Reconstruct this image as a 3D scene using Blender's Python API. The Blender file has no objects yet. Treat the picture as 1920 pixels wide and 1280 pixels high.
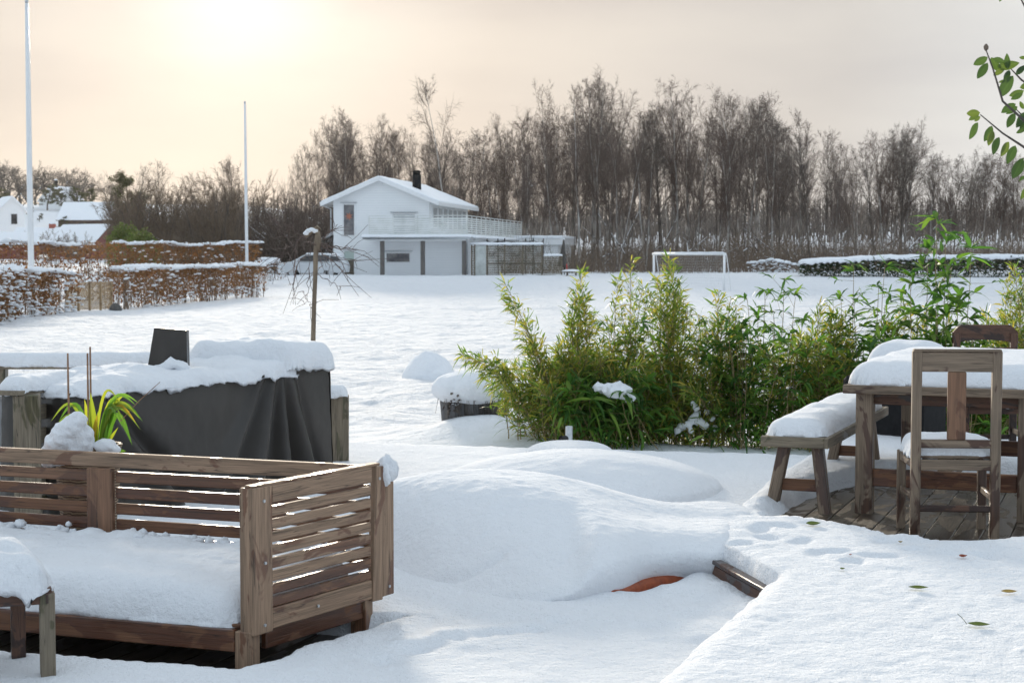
import bpy, math, random
import numpy as np
from mathutils import Vector
R=math.radians
# ------------------------------------------------------------------ camera, sky, sun, exposure
SC=bpy.context.scene
F=3100.0; PITCH=math.atan(162/F); CZ=1.68
cam=bpy.data.cameras.new('camera'); co=bpy.data.objects.new('camera',cam); SC.collection.objects.link(co)
co.location=(0,0,CZ); co.rotation_euler=(math.pi/2-PITCH,0,0)
cam.sensor_width=36; cam.lens=36*F/1920; cam.clip_start=.05; cam.clip_end=3000
cam.dof.use_dof=True; cam.dof.focus_distance=9.0; cam.dof.aperture_fstop=9.0
SC.camera=co
SUN_EL=R(9.8); SUN_AZ=R(-9.5)          # azimuth from +Y, negative = to the left
sd=Vector((math.sin(SUN_AZ)*math.cos(SUN_EL),math.cos(SUN_AZ)*math.cos(SUN_EL),math.sin(SUN_EL)))
lamp=bpy.data.lights.new('sun','SUN'); lamp.energy=3.6; lamp.angle=R(7.0); lamp.color=(1,.88,.72)
lo=bpy.data.objects.new('sun',lamp); SC.collection.objects.link(lo); lo.rotation_euler=sd.to_track_quat('Z','Y').to_euler()
lo.location=(-20,100,30)
SC.view_settings.view_transform='Standard'; SC.view_settings.look='None'; SC.view_settings.exposure=0.48; SC.view_settings.gamma=1
W=bpy.data.worlds.new('World'); SC.world=W; W.use_nodes=True

class NT:
    """small node helper"""
    def __init__(s,t): s.t=t; s.n=t.nodes; s.l=t.links
    def __call__(s,typ,ins=None,**kw):
        n=s.n.new(typ)
        for k,v in kw.items(): setattr(n,k,v)
        for k,v in (ins or {}).items():
            if isinstance(v,bpy.types.NodeSocket): s.l.new(v,n.inputs[k])
            else: n.inputs[k].default_value=v
        return n
    def math(s,op,a,b=0.0,clamp=False): return s('ShaderNodeMath',{0:a,1:b},operation=op,use_clamp=clamp).outputs[0]
    def mix(s,f,a,b,mode='MIX'):
        n=s('ShaderNodeMix',data_type='RGBA',blend_type=mode)
        for i,v in ((0,f),(6,a),(7,b)):
            if isinstance(v,bpy.types.NodeSocket): s.l.new(v,n.inputs[i])
            else: n.inputs[i].default_value=v if i==0 else (*v,1)
        return n.outputs[2]
    def ramp(s,f,stops,interp='LINEAR'):
        n=s('ShaderNodeValToRGB',{0:f}); r=n.color_ramp; r.interpolation=interp
        while len(r.elements)<len(stops): r.elements.new(.5)
        for e,(p,c) in zip(r.elements,stops): e.position=p; e.color=(*c,1) if not isinstance(c,(int,float)) else (c,c,c,1)
        return n.outputs[0]
w=NT(W.node_tree); w.n.clear()
sky=w('ShaderNodeTexSky',sky_type='NISHITA',sun_disc=False,sun_elevation=SUN_EL,sun_rotation=SUN_AZ,air_density=1.0,dust_density=2.0,ozone_density=1.5)
skyc=w('ShaderNodeVectorMath',{0:sky.outputs[0],'Scale':.0025},operation='SCALE').outputs[0]
g=w('ShaderNodeTexCoord').outputs['Generated']
dn=w('ShaderNodeVectorMath',{0:g},operation='NORMALIZE').outputs[0]
sep=w('ShaderNodeSeparateXYZ',{0:dn}); zz=sep.outputs[2]
dot=w('ShaderNodeVectorMath',{0:dn,1:tuple(sd)},operation='DOT_PRODUCT').outputs['Value']
ang=w.math('MULTIPLY',w.math('ARCCOSINE',w.math('MINIMUM',dot,.99999)),1/math.pi)
mp=w('ShaderNodeMapping',{0:dn,'Scale':(1.0,1.0,5.0),'Rotation':(0,R(4),0)})
cl=w('ShaderNodeTexNoise',{'Vector':mp.outputs[0],'Scale':2.6,'Detail':5.0,'Roughness':.5}).outputs[0]
mp2=w('ShaderNodeMapping',{0:dn,'Scale':(.8,.8,3.2),'Rotation':(0,R(-8),0),'Location':(3,1,0)})
cl2=w('ShaderNodeTexNoise',{'Vector':mp2.outputs[0],'Scale':5.0,'Detail':6.0,'Roughness':.6}).outputs[0]
# thin overcast veil lit by the sun behind it: colour by angle from the sun, in world space
veil=w.ramp(ang,[(0.0,(.90,.87,.83)),(.009,(.74,.71,.665)),(.022,(.60,.56,.51)),(.050,(.50,.46,.42)),(.115,(.455,.435,.41)),(.20,(.65,.69,.70)),(.45,(.555,.64,.71)),(1.0,(.46,.555,.64))])
cm=w.math('ADD',w.math('MULTIPLY',w.math('SUBTRACT',cl,.5),.55),w.math('MULTIPLY',w.math('SUBTRACT',cl2,.5),.22))
veil=w.mix(1.0,veil,w('ShaderNodeCombineColor',{0:w.math('ADD',cm,1.0),1:w.math('ADD',cm,1.0),2:w.math('ADD',w.math('MULTIPLY',cm,.8),1.02)}).outputs[0],'MULTIPLY')
# bluer and a bit dimmer low band away from the sun
tot=w('ShaderNodeVectorMath',{0:skyc,1:veil},operation='ADD').outputs[0]
w('ShaderNodeOutputWorld',{0:w('ShaderNodeBackground',{0:tot,1:.98}).outputs[0]})

# ------------------------------------------------------------------ numeric helpers
rng=np.random.default_rng(7); random.seed(7)
cp,sp_=math.cos(PITCH),math.sin(PITCH)
def ray(px,py):
    a=(px-960)/F; b=(640-py)/F
    return np.array([a,cp+b*sp_,-sp_+b*cp])
def G(px,py,z):
    d=ray(px,py); t=(z-CZ)/d[2]; return np.array([d[0]*t,d[1]*t,z])
def A(px,py,Y):
    d=ray(px,py); t=Y/d[1]; return np.array([d[0]*t,Y,CZ+d[2]*t])
def h3(ix,iy,iz,s):
    n=(ix.astype(np.int64)*374761393+iy.astype(np.int64)*668265263+iz.astype(np.int64)*2147483647+s*1274126177)&0xffffffff
    n=((n^(n>>13))*1274126177)&0xffffffff; n=(n^(n>>16))&0xffff
    return n/32767.5-1
def vn(x,y,z,s=0):
    x,y,z=np.broadcast_arrays(np.asarray(x,float),np.asarray(y,float),np.asarray(z,float))
    ix,iy,iz=np.floor(x),np.floor(y),np.floor(z); fx,fy,fz=x-ix,y-iy,z-iz
    fx,fy,fz=[t*t*t*(t*(t*6-15)+10) for t in (fx,fy,fz)]
    r=0
    for a in (0,1):
        for b in (0,1):
            for c in (0,1):
                r=r+h3(ix+a,iy+b,iz+c,s)*(fx if a else 1-fx)*(fy if b else 1-fy)*(fz if c else 1-fz)
    return r
def fbm(x,y,z=0,oct=4,s=0,g=.5):
    r=0;a=1;t=0
    for o in range(oct):
        r=r+a*vn(np.asarray(x)*2**o+o*13.7,np.asarray(y)*2**o-o*7.3,np.asarray(z)*2**o,s+o); t+=a; a*=g
    return r/t
def S(a,b,x):
    t=np.clip((np.asarray(x,float)-a)/(b-a),0,1); return t*t*(3-2*t)

# ------------------------------------------------------------------ object helpers
ORG={}
def tag(o,label=None,cat=None,group=None,kind=None):
    if label: o['label']=label
    if cat: o['category']=cat
    if group: o['group']=group
    if kind: o['kind']=kind
    return o
def thing(name,label,cat,loc=(0,0,0),group=None):
    o=bpy.data.objects.new(name,None); o.empty_display_size=.1; SC.collection.objects.link(o)
    o.location=tuple(float(c) for c in loc); ORG[o.name]=np.array(loc,float)
    return tag(o,label,cat,group)
class MB:
    def __init__(s): s.V=[];s.L=[];s.Q=[];s.T=[];s.n=0
    def add(s,V,Q=None,T=None,L=None):
        V=np.asarray(V,float).reshape(-1,3)
        s.V.append(V); s.L.append(V if L is None else np.asarray(L,float).reshape(-1,3))
        if Q is not None and len(Q): s.Q.append(np.asarray(Q,np.int64).reshape(-1,4)+s.n)
        if T is not None and len(T): s.T.append(np.asarray(T,np.int64).reshape(-1,3)+s.n)
        s.n+=len(V); return s
    def box(s,c,size,ax=None,ch=.004):
        """chamfered box; ax: 3x3 rows = axes; lc attribute has the long axis first"""
        h=np.array(size,float)/2; ch=min(ch,*(h*.45)); ax=np.eye(3) if ax is None else np.asarray(ax,float)
        V=[];idx={}
        for k in range(3):
            for sx in (-1,1):
                for a in (-1,1):
                    for b in (-1,1):
                        p=np.zeros(3); o=[i for i in range(3) if i!=k]
                        p[k]=sx*h[k]; p[o[0]]=a*(h[o[0]]-ch); p[o[1]]=b*(h[o[1]]-ch)
                        sg=[0,0,0]; sg[k]=sx; sg[o[0]]=a; sg[o[1]]=b
                        idx[(k,tuple(sg))]=len(V); V.append(p)
        Q=[];T=[]
        for k in range(3):
            o=[i for i in range(3) if i!=k]
            for sx in (-1,1):
                q=[]
                for a,b in ((-1,-1),(1,-1),(1,1),(-1,1)):
                    sg=[0,0,0]; sg[k]=sx; sg[o[0]]=a; sg[o[1]]=b; q.append(idx[(k,tuple(sg))])
                if (sx<0)!=(k==1): q=q[::-1]
                Q.append(q)
        for e in range(3):
            k,m=[i for i in range(3) if i!=e]
            for a in (-1,1):
                for b in (-1,1):
                    def sg(t):
                        r=[0,0,0]; r[e]=t; r[k]=a; r[m]=b; return tuple(r)
                    Q.append([idx[(k,sg(-1))],idx[(k,sg(1))],idx[(m,sg(1))],idx[(m,sg(-1))]])
        for a in (-1,1):
            for b in (-1,1):
                for c2 in (-1,1): T.append([idx[(k,(a,b,c2))] for k in range(3)])
        V=np.array(V); order=np.argsort(-h); L=V[:,order]+rng.uniform(-50,50,3)
        return s.add(V@ax+np.array(c,float),Q,T,L)
    def beam(s,p0,p1,wd,ht,up=(0,0,1),ch=.004):
        p0=np.array(p0,float);p1=np.array(p1,float); d=p1-p0; l=np.linalg.norm(d); d/=l
        sd_=np.cross(up,d); n=np.linalg.norm(sd_)
        if n<1e-3: sd_=np.cross((0,1,0),d); n=np.linalg.norm(sd_)
        sd_/=n; u=np.cross(d,sd_)
        return s.box((p0+p1)/2,(l,wd,ht),np.array([d,sd_,u]),ch)
    def tube(s,P,r,n=8,cap=True):
        P=np.asarray(P,float); k=len(P); r=np.broadcast_to(np.asarray(r,float),(k,))
        D=np.gradient(P,axis=0); D/=np.linalg.norm(D,axis=1)[:,None]+1e-9
        ref=np.array([1,0,0.]) if abs(D[0][0])<.8 else np.array([0,1.,0])
        V=[]
        th=np.arange(n)*2*np.pi/n
        lz=np.concatenate([[0],np.cumsum(np.linalg.norm(np.diff(P,axis=0),axis=1))]); L=[]
        for i in range(k):
            a=ref-D[i]*np.dot(ref,D[i]); a/=np.linalg.norm(a); ref=a; b=np.cross(D[i],a)
            V.append(P[i]+r[i]*(np.cos(th)[:,None]*a+np.sin(th)[:,None]*b))
            L.append(np.stack([np.full(n,lz[i]),r[i]*np.cos(th),r[i]*np.sin(th)],1))
        Q=[[i*n+j,i*n+(j+1)%n,(i+1)*n+(j+1)%n,(i+1)*n+j] for i in range(k-1) for j in range(n)]
        T=[]
        V=np.concatenate(V);L=np.concatenate(L)
        if cap:
            V=np.concatenate([V,[P[0],P[-1]]]);L=np.concatenate([L,L[:1],L[-1:]]); c=k*n
            T=[[c,(j+1)%n,j] for j in range(n)]+[[c+1,(k-1)*n+j,(k-1)*n+(j+1)%n] for j in range(n)]
        return s.add(V,Q,T,L+rng.uniform(-9,9,3))
    def sticks(s,A_,B_,ra,rb,n=3):
        """many thin prisms at once"""
        A_=np.asarray(A_,float);B_=np.asarray(B_,float);m=len(A_)
        if not m: return s
        ra=np.broadcast_to(ra,(m,));rb=np.broadcast_to(rb,(m,))
        d=B_-A_; d/=np.linalg.norm(d,axis=1)[:,None]+1e-9
        a=np.cross(d,rng.normal(size=(m,3))); a/=np.linalg.norm(a,axis=1)[:,None]+1e-9; b=np.cross(d,a)
        V=np.zeros((m,2*n,3))
        for j in range(n):
            t=2*np.pi*j/n; o=math.cos(t)*a+math.sin(t)*b
            V[:,j]=A_+o*ra[:,None]; V[:,n+j]=B_+o*rb[:,None]
        base=np.array([[j,(j+1)%n,n+(j+1)%n,n+j] for j in range(n)])
        Q=(base[None]+(np.arange(m)*2*n)[:,None,None]).reshape(-1,4)
        return s.add(V,Q)
    def leaves(s,P,D,L,Wd,droop=.3,st=(0,.3,.65,1),ws=(.15,1,.75,.03),roll=None):
        """blades: base P, direction D, length, width; curved down by droop"""
        P=np.asarray(P,float);D=np.asarray(D,float);m=len(P)
        if not m: return s
        L=np.broadcast_to(L,(m,))[:,None];Wd=np.broadcast_to(Wd,(m,))[:,None];dr=np.broadcast_to(droop,(m,))[:,None]
        D=D/(np.linalg.norm(D,axis=1)[:,None]+1e-9)
        side=np.cross(D,rng.normal(size=(m,3))*(.5 if roll is None else roll)+np.array([0,0,1.])); side/=np.linalg.norm(side,axis=1)[:,None]+1e-9
        k=len(st);V=np.zeros((m,2*k,3))
        for i,(t,q) in enumerate(zip(st,ws)):
            c=P+D*L*t*(1-.25*dr*t)-np.array([0,0,1.])*L*dr*t*t
            V[:,2*i]=c-side*Wd*q*.5; V[:,2*i+1]=c+side*Wd*q*.5
        base=np.array([[2*i,2*i+1,2*i+3,2*i+2] for i in range(k-1)])
        Q=(base[None]+(np.arange(m)*2*k)[:,None,None]).reshape(-1,4)
        uv=np.zeros((m,2*k,3)); uv[:,:,0]=np.repeat(np.array(st),2)[None]; uv[:,:,1]=np.tile([-1,1],k)[None]
        return s.add(V,Q,None,uv)
    def grid(s,X,Y,Z,close=False):
        n,m=X.shape; i=np.arange(n*m).reshape(n,m)
        Q=np.stack([i[:-1,:-1],i[:-1,1:],i[1:,1:],i[1:,:-1]],-1).reshape(-1,4)
        return s.add(np.stack([X,Y,Z],-1),Q)
    def blob(s,c,r,nz=.25,seed=0,sc=1.0,nu=14,nv=9,flat=.35):
        """lumpy snow clump: squashed sphere with noise"""
        r=np.broadcast_to(np.array(r,float),(3,))
        u=np.linspace(0,2*np.pi,nu,endpoint=False);v=np.linspace(0.06,np.pi-.06,nv)
        U,V_=np.meshgrid(u,v); x=np.sin(V_)*np.cos(U);y=np.sin(V_)*np.sin(U);z=np.cos(V_)
        k=1+nz*fbm(x*1.5*sc+seed*3.1,y*1.5*sc,z*1.5*sc,3,seed)
        z=np.where(z<0,z*flat,z)
        P=np.stack([c[0]+x*k*r[0],c[1]+y*k*r[1],c[2]+z*k*r[2]],-1).reshape(-1,3)
        Q=[[a*nu+b,(a+1)*nu+b,(a+1)*nu+(b+1)%nu,a*nu+(b+1)%nu] for a in range(nv-1) for b in range(nu)]
        n0=len(P);P=np.concatenate([P,[P[:nu].mean(0),P[-nu:].mean(0)]])
        T=[[n0,b,(b+1)%nu] for b in range(nu)]+[[n0+1,(nv-1)*nu+(b+1)%nu,(nv-1)*nu+b] for b in range(nu)]
        return s.add(P,Q,T)
    def build(s,name,mat,parent=None,smooth=False,label=None,vox=0):
        o=s._build(name,mat,parent,smooth,label)
        if vox:
            a=o.modifiers.new('remesh','REMESH'); a.mode='VOXEL'; a.voxel_size=vox; a.use_smooth_shade=True
            b=o.modifiers.new('smooth','SMOOTH'); b.factor=.6; b.iterations=3
        return o
    def _build(s,name,mat,parent=None,smooth=False,label=None):
        me=bpy.data.meshes.new(name)
        V=np.concatenate(s.V);L=np.concatenate(s.L)
        off=ORG[parent.name] if parent else np.zeros(3)
        Q=np.concatenate(s.Q) if s.Q else np.zeros((0,4),int);T=np.concatenate(s.T) if s.T else np.zeros((0,3),int)
        me.vertices.add(len(V)); me.vertices.foreach_set('co',(V-off).astype(np.float32).ravel())
        me.loops.add(Q.size+T.size); me.loops.foreach_set('vertex_index',np.concatenate([Q.ravel(),T.ravel()]).astype(np.int32))
        me.polygons.add(len(Q)+len(T))
        st=np.concatenate([np.arange(len(Q))*4,len(Q)*4+np.arange(len(T))*3]).astype(np.int32)
        me.polygons.foreach_set('loop_start',st)
        me.polygons.foreach_set('use_smooth',np.full(len(st),bool(smooth)))
        at=me.attributes.new('lc','FLOAT_VECTOR','POINT'); at.data.foreach_set('vector',L.astype(np.float32).ravel())
        me.update(calc_edges=True); me.validate()
        me.materials.append(mat)
        o=bpy.data.objects.new(name,me); SC.collection.objects.link(o)
        if parent: o.parent=parent; ORG[o.name]=off
        if label: o['label']=label
        return o
def pillow(mb,c00,c10,c11,c01,T,Rr,nz=.012,ns=4.0,seed=0,dn=.02,drop=.012,wob=.02,Tf=None):
    """snow cushion over the quad c00 c10 c11 c01: rounded edges and corners, slight noise"""
    c=[np.array(q,float) for q in (c00,c10,c11,c01)]
    l1=(np.linalg.norm(c[1]-c[0])+np.linalg.norm(c[2]-c[3]))/2; l2=(np.linalg.norm(c[3]-c[0])+np.linalg.norm(c[2]-c[1]))/2
    def axis(l):
        r=min(Rr,l*.49); k=9; e=r*(1-np.cos(np.linspace(0,np.pi/2,k))); m=max(2,int((l-2*r)/dn))
        return np.concatenate([e[:-1],np.linspace(r,l-r,m+1),l-e[::-1][1:]])
    a=axis(l1);b=axis(l2);AA,BB=np.meshgrid(a,b,indexing='ij')
    r1=min(Rr,l1*.49);r2=min(Rr,l2*.49)
    ex=np.minimum(AA,l1-AA)/r1;ey=np.minimum(BB,l2-BB)/r2
    qx=np.clip(1-ex,0,1);qy=np.clip(1-ey,0,1);q=np.sqrt(qx**2+qy**2)
    k=np.where(q>1,1/np.maximum(q,1e-6),1)
    nx=(1-qx*k)*r1;ny=(1-qy*k)*r2
    AA=np.where(qx>0,np.where(AA<l1/2,nx,l1-nx),AA);BB=np.where(qy>0,np.where(BB<l2/2,ny,l2-ny),BB)
    q=np.minimum(q,1);H=np.sqrt(np.clip(1-q**2.2,0,1))
    s_=(AA/l1)[...,None];t=(BB/l2)[...,None]
    P=c[0]*(1-s_)*(1-t)+c[1]*s_*(1-t)+c[2]*s_*t+c[3]*(1-s_)*t
    Tm=T if Tf is None else Tf(AA/l1,BB/l2)
    top=P.copy();top[...,2]+=H*(Tm+nz*1.6*fbm(P[...,0]*ns*.6,P[...,1]*ns*.6,0,3,seed))
    wv=np.stack([fbm(top[...,0]*ns,top[...,1]*ns,top[...,2]*ns,4,seed+i*9,.6) for i in range(3)],-1)
    top+=wv*nz
    ed=(1-H)[...,None]
    top[...,:2]+=ed*wob*np.stack([fbm(P[...,0]*9,P[...,1]*9,0,3,seed+5),fbm(P[...,0]*9,P[...,1]*9,0,3,seed+6)],-1)
    top[...,2]-=drop*ed[...,0]*(1+1.5*fbm(P[...,0]*14,P[...,1]*14,0,3,seed+8))
    bot=P.copy();bot[...,2]-=.002
    n,m=AA.shape;i=np.arange(n*m).reshape(n,m)
    Qt=np.stack([i[:-1,:-1],i[1:,:-1],i[1:,1:],i[:-1,1:]],-1).reshape(-1,4);Qb=Qt[:,::-1]+n*m
    rim=np.concatenate([i[:,0],i[-1,1:],i[::-1,-1][1:],i[0,::-1][1:]])
    Qr=np.stack([rim[:-1],rim[1:],rim[1:]+n*m,rim[:-1]+n*m],-1)
    mb.add(np.concatenate([top.reshape(-1,3),bot.reshape(-1,3)]),np.concatenate([Qt,Qb,Qr[:,::-1]]))
    return mb

# ------------------------------------------------------------------ materials
def material(name,col=(.5,.5,.5),rough=.6,fn=None,spec=.5,metal=0.0):
    m=bpy.data.materials.new(name); m.use_nodes=True; t=NT(m.node_tree); b=t.n['Principled BSDF']
    b.inputs['Base Color'].default_value=(*col,1); b.inputs['Roughness'].default_value=rough
    b.inputs['Specular IOR Level'].default_value=spec; b.inputs['Metallic'].default_value=metal
    if fn: fn(t,b)
    return m
def setc(t,b,k,v): t.l.new(v,b.inputs[k])
def bump(t,b,h,dist=.01,st=.5,n=None):
    x=t('ShaderNodeBump',{'Height':h,'Distance':dist,'Strength':st})
    if n is not None: t.l.new(n,x.inputs['Normal'])
    t.l.new(x.outputs[0],b.inputs['Normal']); return x.outputs[0]
def f_snow(fine=1.0):
    def fn(t,b):
        p=t('ShaderNodeNewGeometry').outputs['Position']
        n1=t('ShaderNodeTexNoise',{'Vector':p,'Scale':26.0,'Detail':5.0,'Roughness':.65}).outputs[0]
        n2=t('ShaderNodeTexNoise',{'Vector':p,'Scale':150.0,'Detail':3.0,'Roughness':.7}).outputs[0]
        h=t.math('ADD',t.math('ADD',n1,t.math('MULTIPLY',n2,.35)),t.math('MULTIPLY',t('ShaderNodeTexNoise',{'Vector':p,'Scale':11.0,'Detail':2.0}).outputs[0],.7))
        bump(t,b,h,.022*fine,.85)
        n3=t('ShaderNodeTexNoise',{'Vector':p,'Scale':.8,'Detail':3.0}).outputs[0]
        setc(t,b,'Base Color',t.mix(n3,(.80,.825,.865),(.86,.87,.895)))
        b.inputs['Subsurface Weight'].default_value=.0
    return fn
SNOW=material('snow',(.88,.9,.93),.9,f_snow(),.06)
def f_field(t,b):
    p=t('ShaderNodeNewGeometry').outputs['Position']
    n1=t('ShaderNodeTexNoise',{'Vector':p,'Scale':26.0,'Detail':5.0,'Roughness':.65}).outputs[0]
    n2=t('ShaderNodeTexNoise',{'Vector':p,'Scale':1.6,'Detail':6.0,'Roughness':.6}).outputs[0]
    y=t('ShaderNodeSeparateXYZ',{0:p}).outputs[1]
    far=t.math('DIVIDE',t.math('SUBTRACT',y,13.5),6.0,True)
    x=bump(t,b,t.math('ADD',n1,t.math('MULTIPLY',t('ShaderNodeTexNoise',{'Vector':p,'Scale':90.0,'Detail':3.0}).outputs[0],.35)),.03,.9)
    t2=t('ShaderNodeBump',{'Height':n2,'Distance':.40,'Normal':x,'Strength':t.math('MULTIPLY',far,1.0)})
    t.l.new(t2.outputs[0],b.inputs['Normal'])
    n3=t('ShaderNodeTexNoise',{'Vector':p,'Scale':.8,'Detail':3.0}).outputs[0]
    setc(t,b,'Base Color',t.mix(n3,(.80,.825,.865),(.86,.87,.895)))
FIELD=material('field_snow',(.88,.9,.93),.9,f_field,.06)
def f_wood(dry,wet,amount,sc=1.0):
    def fn(t,b):
        a=t('ShaderNodeAttribute',attribute_name='lc').outputs['Vector']
        g1=t('ShaderNodeTexNoise',{'Vector':t('ShaderNodeMapping',{0:a,'Scale':(2.2,34,34)}).outputs[0],'Scale':1.0,'Detail':6.0,'Roughness':.6,'Distortion':.5}).outputs[0]
        g2=t('ShaderNodeTexNoise',{'Vector':t('ShaderNodeMapping',{0:a,'Scale':(6,210,210)}).outputs[0],'Scale':1.0,'Detail':3.0}).outputs[0]
        pn=t('ShaderNodeTexNoise',{'Vector':t('ShaderNodeMapping',{0:a,'Scale':(2.6*sc,6*sc,6*sc)}).outputs[0],'Scale':1.0,'Detail':4.0,'Roughness':.6,'Distortion':.8}).outputs[0]
        mk=t.ramp(pn,[(max(0,.5-amount-.012),1.0),(.5-amount+.02,0.0)]) if amount<0 else t.ramp(pn,[(.5+amount-.015,0.0),(.5+amount+.02,1.0)])
        lf=t.ramp(g1,[(.3,.62),(.5,1.0),(.72,1.25)])
        gr=t.ramp(g2,[(.35,.78),(.6,1.08)])
        ck=t('ShaderNodeTexNoise',{'Vector':t('ShaderNodeMapping',{0:a,'Scale':(1.6,48,48),'Location':(7,3,1)}).outputs[0],'Scale':1.0,'Detail':2.0,'Distortion':.3}).outputs[0]
        crk=t.ramp(ck,[(.585,1.0),(.60,.38),(.608,.38),(.622,1.0)])
        c=t.mix(mk,dry,wet); c=t.mix(1.0,c,crk,'MULTIPLY'); c=t.mix(1.0,c,lf,'MULTIPLY'); c=t.mix(1.0,c,gr,'MULTIPLY')
        setc(t,b,'Base Color',c)
        setc(t,b,'Roughness',t('ShaderNodeMapRange',{0:mk,1:0.0,2:1.0,3:.72,4:.3}).outputs[0])
        bump(t,b,t.math('ADD',g2,t.math('MULTIPLY',g1,1.5)),.0025,.5)
    return fn
W_GREY=material('weathered_wood',(.3,.25,.2),.7,f_wood((.275,.18,.117),(.15,.07,.037),.06))
W_BROWN=material('wet_brown_wood',(.2,.1,.06),.5,f_wood((.19,.10,.058),(.105,.043,.02),-.03))
W_TEAK=material('brown_teak',(.16,.08,.05),.5,f_wood((.15,.068,.034),(.085,.03,.013),.0))
W_TABLE=material('grey_table_wood',(.25,.2,.16),.7,f_wood((.205,.15,.105),(.07,.032,.018),.06))
W_DARK=material('dark_wet_wood',(.08,.04,.03),.4,f_wood((.11,.055,.035),(.035,.016,.011),.0))
W_DECK=material('wet_deck_boards',(.1,.08,.06),.3,f_wood((.10,.078,.055),(.045,.032,.022),-.02,.7))
W_FENCE=material('green_grey_wood',(.2,.18,.13),.7,f_wood((.19,.155,.11),(.085,.075,.038),.08))
W_PALE=material('pale_timber',(.35,.25,.15),.7,f_wood((.40,.28,.16),(.22,.14,.075),.06))
def f_tarp(t,b):
    p=t('ShaderNodeNewGeometry').outputs['Position']
    n=t('ShaderNodeTexNoise',{'Vector':p,'Scale':3.0,'Detail':4.0}).outputs[0]
    fw=t('ShaderNodeTexNoise',{'Vector':p,'Scale':420.0,'Detail':1.0}).outputs[0]
    wet=t('ShaderNodeTexNoise',{'Vector':t('ShaderNodeMapping',{0:p,'Scale':(9,9,2)}).outputs[0],'Scale':1.0,'Detail':5.0}).outputs[0]
    setc(t,b,'Base Color',t.mix(n,(.024,.020,.017),(.046,.039,.033)))
    setc(t,b,'Roughness',t.ramp(wet,[(.35,.28),(.6,.5)]))
    bump(t,b,t.math('ADD',fw,t.math('MULTIPLY',n,2)),.004,.35)
TARP=material('grey_tarpaulin',(.05,.05,.05),.5,f_tarp)
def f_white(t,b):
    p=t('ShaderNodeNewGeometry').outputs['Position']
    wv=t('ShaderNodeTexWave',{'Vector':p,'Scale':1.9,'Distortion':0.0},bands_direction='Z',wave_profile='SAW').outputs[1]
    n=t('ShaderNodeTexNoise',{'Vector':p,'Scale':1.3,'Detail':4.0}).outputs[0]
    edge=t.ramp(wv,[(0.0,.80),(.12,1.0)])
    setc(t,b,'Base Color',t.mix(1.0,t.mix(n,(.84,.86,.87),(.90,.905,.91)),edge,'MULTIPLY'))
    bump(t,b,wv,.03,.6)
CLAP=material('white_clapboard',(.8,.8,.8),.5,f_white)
def noisy(c1,c2,sc=8.0,bd=.0,rough=.6):
    def fn(t,b):
        p=t('ShaderNodeNewGeometry').outputs['Position']
        n=t('ShaderNodeTexNoise',{'Vector':p,'Scale':sc,'Detail':5.0,'Roughness':.6}).outputs[0]
        setc(t,b,'Base Color',t.mix(t.ramp(n,[(.3,0.0),(.7,1.0)]),c1,c2))
        if bd: bump(t,b,n,bd,.6)
    return fn
WHITE=material('white_paint',(.82,.83,.83),.4,noisy((.76,.77,.78),(.84,.84,.84),3.0))
GREYP=material('grey_post_paint',(.12,.11,.11),.5,noisy((.085,.075,.07),(.14,.125,.115),3.0))
BLACK=material('black_metal',(.02,.02,.022),.8,noisy((.010,.010,.011),(.02,.02,.021),20.0),.15)
RED=material('dark_red_boards',(.2,.03,.025),.6,noisy((.13,.03,.025),(.2,.045,.035),4.0))
BRICK=material('red_brick',(.35,.08,.05),.7,noisy((.28,.07,.045),(.38,.10,.07),9.0))
ORANGE=material('orange_canvas',(.3,.06,.02),.55,noisy((.20,.035,.010),(.38,.085,.022),30.0,.003))
PIPE=material('galvanised_pipe',(.5,.52,.54),.35,noisy((.4,.42,.44),(.6,.61,.62),30.0),.5,.6)
ROCKM=material('dark_stone',(.08,.08,.08),.7,noisy((.04,.04,.04),(.13,.12,.11),8.0,.02))
def f_glass(c1,c2,sc):
    def fn(t,b):
        p=t('ShaderNodeNewGeometry').outputs['Position']
        n=t('ShaderNodeTexNoise',{'Vector':p,'Scale':sc,'Detail':3.0}).outputs[0]
        setc(t,b,'Base Color',t.mix(t.ramp(n,[(.4,0.0),(.6,1.0)]),c1,c2)); b.inputs['Roughness'].default_value=.12
    return fn
GLASS=material('window_glass',(.1,.1,.1),.1,f_glass((.10,.10,.11),(.22,.21,.21),1.6))
GLASSD=material('dark_car_glass',(.03,.03,.035),.08,f_glass((.02,.022,.025),(.05,.05,.055),1.0))
CARP=material('white_car_paint',(.55,.57,.59),.22,None)
RUB=material('black_rubber',(.02,.02,.02),.7,noisy((.015,.015,.015),(.03,.03,.03),9.0))
POLE=material('white_pole_paint',(.72,.74,.76),.35,noisy((.68,.70,.72),(.78,.79,.8),2.0))
MESHF=material('grey_screen_fabric',(.4,.41,.42),.3,noisy((.34,.35,.36),(.48,.49,.50),3.0))
REDP=material('red_pole_paint',(.6,.04,.04),.5,noisy((.5,.04,.04),(.7,.06,.05),9.0))
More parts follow.
